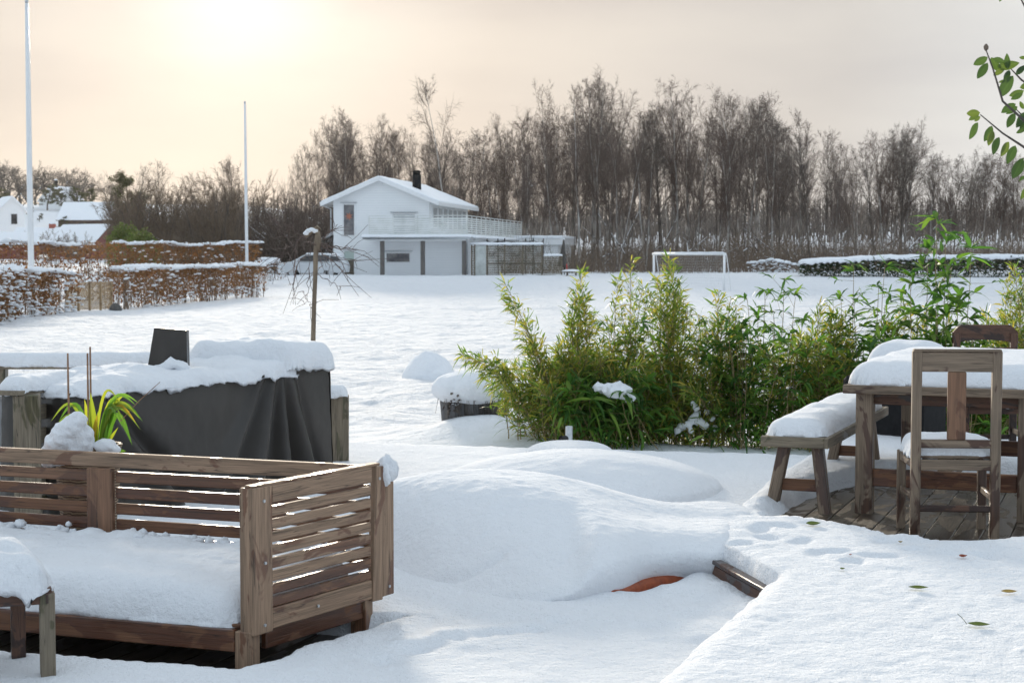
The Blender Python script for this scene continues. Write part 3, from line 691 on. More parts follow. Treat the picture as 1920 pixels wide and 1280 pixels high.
X,Y,Z=drape(BLc,F1,60,.855,.855,6,.4); m.grid(X[:,::-1],Y[:,::-1],Z[:,::-1])
X,Y,Z=drape(BRc,BLc,80,.90,.855,7,.4); m.grid(X[:,::-1],Y[:,::-1],Z[:,::-1])
ss=np.linspace(0,1,60);kk=np.linspace(0,1,12);S_,K_=np.meshgrid(ss,kk)
Xg=F1[0]+(F2-F1)[0]*S_+Wd_[0]*K_;Yg=F1[1]+(F2-F1)[1]*S_+Wd_[1]*K_
m.grid(Xg,Yg,np.interp(S_,[0,.35,.62,.80,.84,.90,1],[.85,.825,.86,.875,.90,.88,.895]))
m.build('tarpaulin',TARP,t,True)
# snow: lower part, then the raised hump at the right end
def KP(s,k,z): return np.array([F1[0]+(F2-F1)[0]*s+Wd_[0]*k,F1[1]+(F2-F1)[1]*s+Wd_[1]*k,z])
m=MB(); pillow(m,KP(-.02,-.05,.835),KP(.88,-.05,.855),KP(.88,1.08,.855),KP(-.02,1.08,.835),.13,.10,nz=.02,ns=6,seed=8,dn=.014,drop=.022,wob=.05,
   Tf=lambda a,b:.075+.05*S(.6,1,a)+.05*np.exp(-((a-.40)/.10)**2)*S(0,.4,b)+.02*b)
m.build('snow_cover',SNOW,t,True)
m=MB(); pillow(m,KP(.80,-.06,.915),KP(1.03,-.08,.89),KP(1.05,1.12,.91),KP(.66,1.12,.93),.165,.12,nz=.018,ns=6,seed=9,dn=.014,drop=.02,wob=.03); m.build('snow_cover',SNOW,t,True)
# the covered flue
q=A(315,684,11.0)
fl=MB(); k=np.linspace(0,1,16)
pa=A(277,688,10.9);pb=A(351,690,10.9);pc=A(350,619,10.9);pd=A(289,614,10.9)
S2,K2=np.meshgrid(np.linspace(0,1,24),np.linspace(0,1,24))
def quadgrid(a,b,c,d,off,sd_,am=.006):
    P=(a[None,None]*((1-S2)*(1-K2))[...,None]+b*(S2*(1-K2))[...,None]+c*(S2*K2)[...,None]+d*((1-S2)*K2)[...,None])
    P=P+np.array(off)[None,None]; P[...,1]+=am*fbm(S2*4,K2*2,0,3,sd_)+.01*np.sin(S2*9)*(1-K2); return P
dpt=np.array([-.01,.14,0]); 
for (a,b,c,d) in ((pa,pb,pc,pd),(pb,pb+dpt,pc+dpt*.8,pc),(pb+dpt,pa+dpt,pd+dpt*.8,pc+dpt*.8),(pa+dpt,pa,pd,pd+dpt*.8),(pd,pc,pc+dpt*.8,pd+dpt*.8)):
    P=quadgrid(a,b,c,d,(0,0,0),12); fl.grid(P[...,0],P[...,1],P[...,2])
fl.build('flue_cover',TARP,t,True)
m=MB()
for i in range(16):
    x=rng.normal(0,.06); m.blob(A(328,684,10.84)+np.array([x,rng.uniform(-.06,.03),-.0+.05*math.exp(-(x/.05)**2)*rng.uniform(.3,1.2)-.03]),(.035,.035,.035),.5,i,2,12,8,.8)
m.build('snow_heap',SNOW,t,True,vox=.009)

# fences around the kitchen
def cap_snow(mb,p0,p1,wd,T,seed,z=0,R_=None,**kw):
    p0=np.array(p0,float);p1=np.array(p1,float);d=(p1-p0)[:2];d/=np.linalg.norm(d);n=np.array([-d[1],d[0],0])*wd/2
    pillow(mb,p0-n,p1-n,p1+n,p0+n,T,R_ or wd*.48,seed=seed,**kw)
pL=A(50,732,9.75); pLz=.885
pE=np.array([A(425,664,13.2)[0],13.2,.80])
t=thing('corner_fence','weathered wooden corner post with a snow topped rail running back beside the covered kitchen','fence',(pL[0],pL[1],0))
m=MB(); m.beam((pL[0],pL[1],-.1),(pL[0],pL[1],.86),.155,.155,up=(.97,.25,0),ch=.008); m.build('post',W_FENCE,t)
m=MB(); m.beam((pL[0]-.10,pL[1]-.1,.873),(pE[0],pE[1],.79),.20,.028); m.build('rail',W_FENCE,t)
m=MB()
for k,z in enumerate((.74,.60,.47,.33,.19)): m.beam((pL[0]+.03,pL[1]+.1,z),(pE[0],pE[1],z-.06),.022,.09)
m.build('slats',W_FENCE,t)
m=MB(); cap_snow(m,(pL[0]-.08,pL[1]-.08,.885),(pE[0],pE[1],.80),.19,.085,15,nz=.012,dn=.02,drop=.02,wob=.02); m.build('snow_cover',SNOW,t,True)
t=thing('rear_rail_fence','low fence with a thick snow topped rail and grey screen behind the covered kitchen','fence',(-3.2,13.1,-.2))
a=np.array([A(-160,686,13.1)[0],13.1,.79]);b=np.array([A(470,680,13.25)[0],13.25,.79])
m=MB(); m.beam(a,b,.13,.03); m.build('rail',W_FENCE,t)
m=MB(); cap_snow(m,a+np.array([0,0,.015]),b+np.array([0,0,.015]),.15,.10,16,nz=.008,dn=.02,R_=.06); m.build('snow_cover',SNOW,t,True)
for px in (-70,2,455):
    q=A(px,690,13.15); m=MB(); m.beam((q[0],q[1],-.3),(q[0],q[1],.775),.09,.09); m.build('post',W_FENCE,t)
t=thing('grey_screen','translucent grey windscreen panel left of the weathered corner post','screen',(-3.4,9.7,0))
a=A(-120,696,10.6);b=A(158,688,11.6)
m=MB(); m.beam((a[0],a[1],.345),(b[0],b[1],.345),.01,.75); m.build('screen_panel',MESHF,t)
m=MB(); m.beam((a[0],a[1],.73),(b[0],b[1],.73),.03,.03); m.build('frame_rail',PIPE,t)
m=MB(); m.beam((a[0],a[1],.02),(b[0],b[1],.02),.03,.03); m.build('frame_rail',PIPE,t)
# short post on the right of the kitchen
q=A(633,742,12.6)
t=thing('short_fence_panel','short weathered wooden panel with a snow cap at the right end of the kitchen','fence panel',(q[0],q[1],0))
m=MB()
for k in range(4): m.beam((q[0]-.085+.045*k,q[1]+.02*k,-.1),(q[0]-.085+.045*k+.004,q[1]+.02*k,.60+.01*(k%2)),.02,.052,up=(1,.3,0))
m.build('boards',W_FENCE,t)
m=MB(); cap_snow(m,(q[0]-.11,q[1],.605),(q[0]+.075,q[1]+.06,.61),.14,.085,17,nz=.012,dn=.01); m.build('snow_cover',SNOW,t,True)

# ------------------------------------------------------------------ potted plant behind the sofa
q=A(165,850,8.15)
t=thing('potted_plant','woven pot with yellow green strap leaves and a lump of snow behind the sofa','potted plant',(q[0],q[1],0))
m=MB(); th=np.linspace(0,2*np.pi,41);zz_=np.array([.0,.05,.2,.4,.55,.68,.735,.745,.745,.70]);rr_=np.array([.10,.105,.12,.135,.15,.155,.16,.165,.145,.14])
Z_,T_=np.meshgrid(zz_,th,indexing='ij');R_=np.broadcast_to(rr_[:,None],T_.shape)+.006*np.sin(T_*12+Z_*60)
m.grid(q[0]+R_*np.cos(T_),q[1]+R_*np.sin(T_),Z_); m.build('pot',WICKER,t,True)
m=MB(); m.blob((q[0],q[1],.69),(.15,.15,.04),.2,2); m.build('soil',ROCKM,t,True)
m=MB()
for px,py,py2 in ((127,662,800),(164,662,820),(169,650,820)):
    m.tube([A(px+3,py2,8.12),A(px+1,(py+py2)/2,8.12),A(px,py,8.12)],[.006,.005,.0045],6)
m.tube([A(225,790,8.1),A(262,750,8.1),A(300,716,8.05)],[.003,.0025,.0015],5)
m.build('cane',material('cane',(.25,.13,.07),.6,noisy((.16,.08,.05),(.32,.18,.10),20.0)),t)
m=MB()
strap=[((178,845),(170,735),.045),((176,840),(184,770),.03),((185,842),(222,752),.02),((185,842),(236,738),.022),((186,845),(255,760),.02),((188,845),(262,785),.02),((186,842),(240,775),.018),((190,846),(222,800),.02),((190,845),(268,790),.03),((200,845),(248,835),.035),((190,848),(210,840),.025),((170,845),(110,790),.02),((165,848),(88,838),.03),((192,843),(205,790),.02)]
for i,((x0,y0),(x1,y1),wd) in enumerate(strap+[((a_+random.uniform(-6,6),b_),(c_+random.uniform(-16,12),d_+random.uniform(-6,22)),e_*.8) for (a_,b_),(c_,d_),e_ in strap]):
    a=A(x0,y0,8.15+rng.uniform(-.04,.04));b=A(x1,y1,8.1+rng.uniform(-.12,.12))
    kk=np.linspace(0,1,12); arch=(.16 if abs(x1-x0)>40 else .0)*(1 if y1>745 else .45)
    C=a[None]*(1-kk[:,None])+b[None]*kk[:,None]; C[:,2]+=arch*np.sin(np.pi*kk**.75)*1.05; 
    D=np.gradient(C,axis=0);D/=np.linalg.norm(D,axis=1)[:,None]; sd2=np.cross(D,[.25,-1,.35]);sd2/=np.linalg.norm(sd2,axis=1)[:,None]
    wv=wd*(.55+.6*np.sin(np.pi*np.clip(kk*.9+.1,0,1)))*(1-kk**5)*.8
    nn=np.cross(D,sd2)
    A0=C-sd2*wv[:,None]*.5;A1=C+nn*wv[:,None]*.18;A2=C+sd2*wv[:,None]*.5
    G3=np.stack([A0,A1,A2],1); m.grid(G3[...,0],G3[...,1],G3[...,2])
m.build('leaves',L_STRAP,t,True)
m=MB()
for i,(px,py,r) in enumerate(((145,790,.045),(135,805,.06),(120,820,.065),(108,838,.065),(98,852,.05),(140,825,.07),(155,815,.05),(125,845,.06),(90,858,.04),(160,838,.045),(148,845,.05),(112,852,.05))):
    m.blob(A(px,py,7.98+.005*i),(r*1.12,r*.8,r*1.1),.35,i+20,2,22,15,1.0)
m.build('snow_lump',SNOW,t,True,vox=.006)
m=MB(); m.blob(A(197,837,8.03),(.055,.05,.04),.4,44,2,20,12,1.0); m.blob(A(212,842,8.05),(.035,.04,.03),.4,45,2,20,12,1.0); m.build('snow_lump',SNOW,t,True,vox=.008)

# ------------------------------------------------------------------ raised deck furniture
DZ=.18
TA=R(21.7); tv=np.array([math.sin(TA),math.cos(TA)]); tu=np.array([math.cos(TA),-math.sin(TA)])
q=G(1581,721,.93); TO=q[:2]
def XP(o,a,b,z): return np.array([*(o+tu*a+tv*b),z])
t=thing('dining_table','grey wooden dining table covered with thick snow on the raised deck','table',(TO[0],TO[1],DZ))
TW_,TL=1.12,1.95
m=MB()
for k in range(10):
    m.beam(XP(TO,.03+TW_/10*(k+.5)-.03,.02,.908),XP(TO,.03+TW_/10*(k+.5)-.03,TL,.908),TW_/10-.006,.04)
m.beam(XP(TO,0,-.0,.906),XP(TO,TW_,0,.906),.035,.05); m.beam(XP(TO,0,TL,.906),XP(TO,TW_,TL,.906),.03,.05)
m.build('tabletop',W_TABLE,t)
for a,b in ((.115,.09),(TW_-.1,.09),(.115,TL-.1),(TW_-.1,TL-.1)):
    m=MB(); m.beam(XP(TO,a,b,DZ-.01),XP(TO,a,b,.885),.098,.098,up=(*tu,0),ch=.006); m.build('leg',W_TABLE,t)
for b in (.09,TL-.1):
    m=MB(); m.beam(XP(TO,.16,b,DZ+.21),XP(TO,TW_-.15,b,DZ+.21),.05,.10); m.build('stretcher',W_TEAK,t)
m=MB(); m.beam(XP(TO,TW_*.5,.12,DZ+.225),XP(TO,TW_*.5,TL-.13,DZ+.225),.10,.05); m.build('stretcher',W_TABLE,t)
m=MB(); m.beam(XP(TO,.16,.10,.845),XP(TO,TW_-.15,.10,.845),.03,.06);m.beam(XP(TO,.13,.14,.845),XP(TO,.13,TL-.15,.845),.03,.06);m.beam(XP(TO,TW_-.12,.14,.845),XP(TO,TW_-.12,TL-.15,.845),.03,.06); m.build('apron',W_DARK,t)
m=MB(); pillow(m,XP(TO,.005,.0,.93),XP(TO,TW_,.0,.93),XP(TO,TW_,TL,.93),XP(TO,.005,TL,.93),.135,.17,nz=.010,seed=11,dn=.016,drop=.004,wob=.01); m.build('snow_cover',SNOW,t,True)
# bench
q=G(1428.7,815.5,.63); BO=q[:2]
t=thing('wooden_bench','splayed leg wooden bench with a thick snow cushion left of the table','bench',(BO[0],BO[1],DZ))
BW,BLn=.36,2.15
m=MB(); m.beam(XP(BO,BW*.27,0,.60),XP(BO,BW*.27,BLn,.60),BW*.5-.004,.055); m.beam(XP(BO,BW*.77,0,.60),XP(BO,BW*.77,BLn,.60),BW*.5-.004,.055)
m.beam(XP(BO,.0,-.018,.599),XP(BO,BW+.01,-.018,.599),.035,.062); m.beam(XP(BO,BW+.02,-.03,.598),XP(BO,BW+.02,BLn,.598),.028,.06)
m.build('seat',W_FENCE,t)
for b in (.13,BLn-.22):
    for a,a2 in ((.11,.04),(BW-.06,BW+.0)):
        m=MB(); m.beam(XP(BO,a2,b-.05,DZ-.01),XP(BO,a,b,.575),.075,.065,up=(*tu,0)); m.build('leg',W_TABLE,t)
    m=MB(); m.beam(XP(BO,.075,b-.02,DZ+.155),XP(BO,BW-.04,b-.02,DZ+.155),.03,.07); m.build('stretcher',W_TEAK,t)
m=MB(); pillow(m,XP(BO,.0,-.015,.63),XP(BO,BW+.01,-.015,.63),XP(BO,BW+.01,BLn,.63),XP(BO,.0,BLn,.63),.105,.14,nz=.012,seed=12,dn=.014,drop=.006,wob=.01); m.build('snow_cover',SNOW,t,True)

def chair(label,o,yaw,fancy=False,snow=True):
    """o: centre of the seat on the deck; yaw: facing direction; backrest at -facing"""
    f=np.array([math.sin(yaw),math.cos(yaw)]);r=np.array([f[1],-f[0]])
    CPt=lambda a,b,z: np.array([*(o+r*a+f*b),DZ+z])
    mt=W_DARK if fancy else W_TABLE
    t=thing('garden_chair',label,'chair',(o[0],o[1],DZ),'wooden chairs round the snowy table')
    for a in (-.205,.205):
        m=MB(); m.beam(CPt(a,-.22,-.01),CPt(a*1.0,-.235,1.0 if not fancy else .93),.042,.05,up=(*r,0)); m.build('rear_post',mt,t)
        m=MB(); m.beam(CPt(a*1.06,.19,-.01),CPt(a*1.06,.19,.43),.045,.045,up=(*r,0)); m.build('leg',mt,t)
    m=MB(); m.beam(CPt(-.2,-.225,.40),CPt(.2,-.225,.40),.03,.055); m.beam(CPt(-.2,.195,.405),CPt(.2,.195,.405),.03,.055)
    for a in (-.205,.205): m.beam(CPt(a,-.2,.405),CPt(a*1.05,.19,.405),.03,.055)
    m.build('seat_frame',mt,t)
    m=MB()
    for k in range(5): m.beam(CPt(-.2,-.17+.085*k,.438),CPt(.2,-.17+.085*k,.438),.075,.016)
    m.build('seat',mt,t)
    if not fancy:
        m=MB(); m.beam(CPt(-.185,-.236,.943),CPt(.185,-.236,.943),.028,.105); m.build('top_rail',W_TABLE,t)
        m=MB(); m.beam(CPt(-.225,-.236,1.003),CPt(.225,-.236,1.003),.05,.012); m.build('top_cap',W_TABLE,t)
        m=MB(); m.beam(CPt(-.0,-.240,.535),CPt(.0,-.240,.89),.095,.022,up=(*f,0)); m.build('splat',W_BROWN,t)
        m=MB(); m.beam(CPt(-.185,-.23,.512),CPt(.185,-.23,.512),.028,.045); m.build('lower_back_rail',W_TABLE,t)
    else:
        kk=np.linspace(-1,1,25); m=MB()
        top=.99-.055*np.clip((np.abs(kk)-.78)/.22,0,1); bot=.855+.025*(1-kk**2)
        fr=[];
        for off in (-.018,.012):
            fr.append([CPt(.235*k_,-.235+off-.02*(1-k_*k_),z) for k_,z in zip(kk,bot)]); fr.append([CPt(.235*k_,-.235+off-.02*(1-k_*k_),z) for k_,z in zip(kk,top)])
        a0,a1,b0,b1=[np.array(x) for x in fr]
        Gq=np.stack([a0,a1,b1,b0,a0],0); m.grid(Gq[...,0],Gq[...,1],Gq[...,2]); m.build('crest_rail',W_DARK,t)
        for zc in (.62,.72,.80):
            m=MB(); m.beam(CPt(-.19,-.235,zc),CPt(.19,-.235,zc),.02,.05); m.build('back_slat',W_DARK,t)
    m=MB(); m.beam(CPt(-.2,-.225,.17),CPt(.2,-.225,.17),.022,.035); m.build('stretcher',W_DARK,t)
    for a in (-.205,.205):
        m=MB(); m.beam(CPt(a,-.2,.22),CPt(a*1.05,.19,.22),.022,.035); m.build('stretcher',W_TABLE,t)
    m=MB(); pillow(m,CPt(-.225,-.20,.446),CPt(.225,-.20,.446),CPt(.235,.225,.446),CPt(-.235,.225,.446),.085,.07,nz=.014,ns=8,seed=int(abs(o[0])*100),dn=.012,drop=.02,wob=.02); m.build('snow_cover',SNOW,t,True)
    return t
q=G(1785,1013,DZ); chair('weathered grey chair with a broad centre splat, nearest, its back to the viewer',np.array([q[0]+.03,q[1]+.22]),R(5))
q=A(1846,700,12.1); chair('dark brown chair with a curved cut corner crest at the far end of the table',np.array([q[0]-.02,q[1]-.25]),R(184),True)
# storage box with snow behind the table
q0=A(1668,760,12.6);q1=A(1757,760,12.35)
t=thing('black_storage_box','black covered box with a high rounded snow cap behind the left end of the table','storage box',((q0[0]+q1[0])/2,12.5,DZ))
a=np.array([A(1606,760,12.9)[0],12.9]);b=np.array([A(1760,760,12.5)[0],12.5]);d=(b-a)/np.linalg.norm(b-a);c_=(a+b)/2
m=MB(); m.box((c_[0]+.05,c_[1]+.3,DZ+.27),(np.linalg.norm(b-a),.5,.56),np.array([[*d,0],[-d[1],d[0],0],[0,0,1]]),ch=.03); m.build('box_body',BLACK,t)
n_=np.array([-d[1],d[0]]); PPb=lambda s,k,z:np.array([*(a+(b-a)*s+n_*k+np.array([.05,.05])),z])
m=MB(); m.beam(PPb(-.01,-.01,DZ+.57),PPb(1.01,-.01,DZ+.57),.04,.05); m.build('lid_edge',W_DARK,t)
m=MB(); pillow(m,PPb(-.03,-.05,DZ+.59),PPb(.9,-.05,DZ+.59),PPb(.9,.55,DZ+.59),PPb(-.03,.55,DZ+.59),.24,.2,nz=.02,seed=33,dn=.02); m.build('snow_cover',SNOW,t,True)

# ------------------------------------------------------------------ fallen leaves on the snow
def fallen(px,py,L,Wd,ang_,mat,label,cat='leaf',z=RZ,stalk=0):
    q=G(px,py,z); zz0=zat(q[0],q[1])+.008
    m=MB(); kk=np.linspace(0,1,9); ww=np.sin(np.pi*kk**.8)*Wd*.5; d=np.array([math.cos(ang_),math.sin(ang_)]);n=np.array([-d[1],d[0]])
    rows=[]
    for s in (-1,-.5,0,.5,1):
        P=np.array([q[0],q[1]])+d[None]*(kk[:,None]-.5)*L+n[None]*(ww*s)[:,None]
        rows.append(np.stack([P[:,0],P[:,1],zz0+.35*Wd*abs(s)**1.5*np.sin(np.pi*kk)+.25*Wd*(kk-.5)**2*4],1))
    Rw=np.array(rows); m.grid(Rw[...,0],Rw[...,1],Rw[...,2])
    if stalk: 
        m.tube([(q[0]-d[0]*L*.5,q[1]-d[1]*L*.5,zz0+.004),(q[0]-d[0]*L*.75,q[1]-d[1]*L*.75,zz0+.03),(q[0]-d[0]*(L*.5+stalk*.6),q[1]-d[1]*(L*.5+stalk*.6),zz0+stalk*.7)],.0012,4)
    return tag(m.build('fallen_leaf',mat,None,True),label,cat,'fallen leaves on the snow')
fallen(1525,984,.085,.05,.2,L_FALL,'yellow green leaf on the snow below the bench legs')
fallen(1599,976,.045,.03,.9,L_FALLB,'small curled brown leaf on the snow near the left table leg')
fallen(1688,1016,.03,.022,1.5,L_FALLB,'tiny pale yellow leaf on the snow left of the near chair')
fallen(1806,1048,.045,.03,.3,L_FALLR,'dark red leaf on the snow in front of the near chair')
fallen(1595,1042,.018,.012,.3,L_FALLR,'tiny red leaf scrap on the footprints left of the near chair')
fallen(1881,1003,.05,.03,-.3,L_FALLR,'red leaf at the edge of the bare boards by the table')
fallen(1580,1070,.03,.02,.6,L_FALL,'small green leaf alone on the snow before the footprints')
fallen(1722,1106,.085,.032,-.1,L_FALL,'narrow olive leaf lying flat in the middle of the smooth snow')
fallen(1892,1115,.07,.032,0,L_FALLB,'brown leaf on the snow near the right edge of the picture')
fallen(1835,1174,.085,.035,-.25,L_FALL,'green leaf with its long stalk upright, nearest on the snow',stalk=.06)

# ------------------------------------------------------------------ planter, vent pipe
q=np.array([A(890,760,17.7)[0],17.7]); zb=zat(*q)-.05
t=thing('barrel_planter','round dark planter with a big mushroom cap of snow beyond the deck','planter',(q[0],q[1],zb))
m=MB()
for k in range(22):
    th=2*np.pi*k/22; c=q+np.array([math.cos(th),math.sin(th)])*.33; c2=q+np.array([math.cos(th),math.sin(th)])*.37
    m.beam((*c,zb-.1),(*c2,zb+.36),.10,.03,up=(math.cos(th),math.sin(th),0))
m.build('staves',material('planter_boards',(.1,.1,.1),.6,f_wood((.09,.09,.095),(.03,.025,.022),.0)),t)
m=MB(); mm=[]
th=np.linspace(0,2*np.pi,90);kk=np.linspace(0,1,40);T_,K_=np.meshgrid(th,kk,indexing='ij')
phi=K_*np.pi*.78; rr=.455*np.sin(phi)**.8*(1+.05*fbm(np.cos(T_)*2,np.sin(T_)*2,K_*2,3,4)+.03*fbm(np.cos(T_)*8,np.sin(T_)*8,K_*6,3,14)); zz_=zb+.335+.19*np.sign(np.cos(phi))*np.abs(np.cos(phi))**.9+.02*fbm(rr*np.cos(T_)*3,rr*np.sin(T_)*3,0,3,6)
m.grid((q[0]+rr*np.cos(T_)).T,(q[1]+rr*np.sin(T_)).T,zz_.T); m.build('snow_cover',SNOW,t,True)
m=MB()
for k in range(26):
    th=rng.uniform(3.4,6.0); c=q+np.array([math.cos(th),math.sin(th)])*.40; 
    m.sticks([(*c,zb+.30)],[(c[0]+rng.normal(0,.03),c[1]-.05,zb+rng.uniform(.05,.22))],.004,.002)
m.leaves([(q[0]-.22+rng.normal(0,.04),q[1]-.42,zb+.2+rng.normal(0,.05)) for k in range(40)],rng.normal(size=(40,3)),.05,.03); m.build('withered_stems',TW_DARK,t)
q=A(1067,832,14.4)
t=thing('vent_pipe','short upright metal vent pipe with a dark side elbow at the deck edge','pipe',(q[0],q[1],-.1))
m=MB()
th=np.linspace(0,2*np.pi,25)
prof_=[(.032,-.1),(.032,.185),(.029,.187),(.027,.185),(.027,.05)]
Z_=np.array([[z]*25 for r,z in prof_]);Rr=np.array([[r]*25 for r,z in prof_]); m.grid(q[0]+Rr*np.cos(th),q[1]+Rr*np.sin(th),Z_); m.build('pipe',PIPE,t,True)
m=MB(); c=A(1052,823,14.33); m.tube([c+np.array([.05,.06,0]),c+np.array([.02,.02,0]),c],[.026,.028,.03],16,False); m.tube([c+np.array([.045,.05,0]),c+np.array([.01,.008,0])],[.02,.027],16); m.build('elbow',RUB,t,True)

# ------------------------------------------------------------------ flagpoles
def flagpole(px,Y,topy,r0,r1,label):
    b=A(px[0],500,Y); tp=A(px[1],topy,Y); zb=zat(b[0],Y)
    t=thing('flagpole',label,'flagpole',(b[0],Y,zb),'white flagpoles on the field')
    k=np.linspace(0,1,8)[:,None]; P=np.array([b[0],Y,zb-.2])*(1-k)+np.array([tp[0],Y,tp[2]])*k
    m=MB(); m.tube(P,np.interp(k[:,0],[0,.5,1],[r0,r0*.9,r1]),14); m.build('pole',POLE,t,True)
    m=MB(); m.blob((tp[0],Y,tp[2]+.06),(.06,.06,.09),0,0,1,12,8,1.0); m.build('finial',PIPE,t,True)
    m=MB(); m.tube([(tp[0]+r1+.03,Y-.03,tp[2]-.05),(b[0]+r0+.02,Y-r0-.02,zb+1.2)],.006,4); m.build('halyard',NETM,t)
flagpole((58.5,50),51.5,7,.098,.055,'tall thick white flagpole at the left edge behind the brown hedge')
flagpole((463,459),88,195,.085,.05,'slimmer white flagpole left of the white house, behind the hedge end')

# ------------------------------------------------------------------ hedges
def hedge(name,label,cat,path,h,wd,leafm,dens,seed,ls=.07,snow=.5,stems=True,group=None,face=.10,topn=1.0,gaps=.0):
    """path: list of (x,y); built leaf by leaf"""
    r=np.random.default_rng(seed)
    P=np.array(path,float); seg=np.linalg.norm(np.diff(P,axis=0),axis=1); Ls=seg.sum(); cs=np.concatenate([[0],np.cumsum(seg)])
    def at(s): return np.stack([np.interp(s,cs,P[:,0]),np.interp(s,cs,P[:,1])],-1)
    def nr(s):
        d=at(np.minimum(s+.05,Ls))-at(np.maximum(s-.05,0)); d/=np.linalg.norm(d,axis=-1)[...,None]; return np.stack([d[...,1],-d[...,0]],-1)
    hf=(lambda s: np.interp(s,np.linspace(0,Ls,len(h)),h)) if hasattr(h,'__len__') else (lambda s:h+0*s)
    t=thing(name,label,cat,(P[0][0],P[0][1],zat(*P[0])),group)
    n=int(dens*Ls*np.mean(h)); s=r.uniform(0,Ls,n); o=r.uniform(-1,1,n); o=np.sign(o)*np.abs(o)**.5*wd/2; k=r.uniform(0,1,n)**.85
    hh=hf(s)*(1+.07*fbm(s*.7,0,0,3,seed))
    c=at(s)+nr(s)*(o*(1+.25*fbm(s*.9,k*3,0,3,seed+3)))[:,None]
    gz=gh(c[:,0],c[:,1]); keep=fbm(c[:,0]*1.6,c[:,1]*.8,k*3,3,seed+1)>(-.35+gaps+.3*(k<.2)); 
    Pp=np.stack([c[:,0],c[:,1],gz+k*hh+.02],1)[keep]
    m=MB(); D=r.normal(size=(len(Pp),3)); m.leaves(Pp,D,ls*r.uniform(.7,1.4,len(Pp)),ls*.6*r.uniform(.7,1.3,len(Pp)),.1,st=(0,.5,1),ws=(.3,1,.1)); m.build('foliage',leafm,t)
    if stems:
        m=MB(); n=int(Ls*7); s=r.uniform(0,Ls,n); c=at(s)+nr(s)*r.uniform(-.35,.35,n)[:,None]*wd; gz=gh(c[:,0],c[:,1]); hh=hf(s)*r.uniform(.7,1.0,n)
        a=np.stack([c[:,0],c[:,1],gz-.05],1); b=a+np.stack([r.normal(0,.08,n),r.normal(0,.08,n),hh],1); m.sticks(a,(a+b)/2,.018,.013); m.sticks((a+b)/2,b,.013,.006)
        nb=int(Ls*45); i=r.integers(0,n,nb); f=r.uniform(.2,1,nb)[:,None]; a2=a[i]*(1-f)+b[i]*f; m.sticks(a2,a2+r.normal(size=(nb,3))*np.array([.16,.16,.12])+np.array([0,0,.08]),.006,.002)
        m.build('stems',TW_BROWN,t)['kind']='stuff'
    m=MB(); n=int(Ls*snow*22)
    for i in range(n):
        s0=r.uniform(0,Ls); q=at(np.array(s0)); nn=nr(np.array(s0)); 
        if fbm(s0*.8,0,0,2,seed+9)<-.32: continue
        q=q+nn*r.uniform(-.5,.5)*wd; hh=float(hf(np.array(s0)))*(1+.07*float(fbm(s0*.7,0,0,3,seed)))
        rad=r.uniform(.06,.17)*(1+wd*.3); m.blob((q[0],q[1],zat(q[0],q[1])+hh-.02),(rad,rad,rad*.55*topn),.6,i,2,9,6,.3)
    for i in range(int(Ls*snow*face*220)):
        s0=r.uniform(0,Ls); q=at(np.array(s0))+nr(np.array(s0))*r.choice([-1,1])*r.uniform(.42,.56)*wd; kz=r.uniform(0,1)**1.2
        rad=r.uniform(.025,.085); m.blob((q[0],q[1],zat(q[0],q[1])+kz*float(hf(np.array(s0)))),(rad*1.3,rad*1.2,rad*.6),.6,i,2,7,5,.5)
    m.build('snow_cover',SNOW,t,True)['kind']='stuff'
    return t
def gxy(px,Y): a=A(px,500,Y); return (a[0],Y)
hedge('beech_hedge','nearest brown beech hedge heavy with snow round the foot of the thick flagpole','hedge',[gxy(-90,41),gxy(0,47.5),gxy(60,51),gxy(124,54)],[1.5,1.42,1.4,1.25],1.1,L_BEECH,430,101,.10,1.2,face=.2)
hedge('beech_hedge','long low clipped brown hedge with a white snow top right of the wooden gate','hedge',[gxy(212,57),gxy(300,62),gxy(424,70)],[1.42,1.42,1.45],.9,L_BEECH,300,102,.10,1.5,face=.05)
hedge('beech_hedge','short brown hedge block at the right end of the clipped snow topped hedge','hedge',[gxy(428,71),gxy(484,75)],[1.45,1.5],.9,L_BEECH,300,103,.10,1.5,face=.05)
hedge('beech_hedge','tall loose brown beech hedge in the back row behind the gate','hedge',[gxy(-90,62),gxy(100,66),gxy(215,70)],[2.35,2.35,2.3],.7,L_BEECH,230,104,.11,1.0,face=.04)
hedge('beech_hedge','back row hedge showing above the low clipped hedge, left of the slim flagpole','hedge',[gxy(215,78),gxy(340,86),gxy(482,93)],[2.5,2.4,2.3],.8,L_BEECH,230,105,.12,1.2,face=.04)
hedge('rounded_shrub','small rounded brown shrub with snow on top between the hedge end and the car','shrub',[gxy(488,97),gxy(524,98)],[1.0,1.25,.9],1.3,L_BEECH,150,106,.10,2.0,face=.15)
hedge('evergreen_hedge','long dark evergreen hedge with a thick snow top at the far right of the field','hedge',[gxy(1500,104),gxy(1640,103),gxy(1760,101),gxy(2080,99)],[.8,1.1,1.15,1.2],1.8,L_EVER,420,107,.16,.6,stems=False,face=.15,gaps=-.5)
t=bpy.data.objects['evergreen_hedge']
m=MB()
for i,(pa_,pb_) in enumerate((((1496,104),(1640,103)),((1636,103.2),(1762,101.3)),((1758,101.3),(2080,99)))):
    a=gxy(*pa_);b=gxy(*pb_); za=zat(*a)+(.82,1.08,1.12)[i]; zb_=zat(*b)+(1.08,1.12,1.18)[i]
    cap_snow(m,(*a,za),(*b,zb_),2.0,.22,40+i,R_=.35,nz=.05,ns=1.2,dn=.15,drop=.12,wob=.15)
m.build('snow_top',SNOW,t,True)
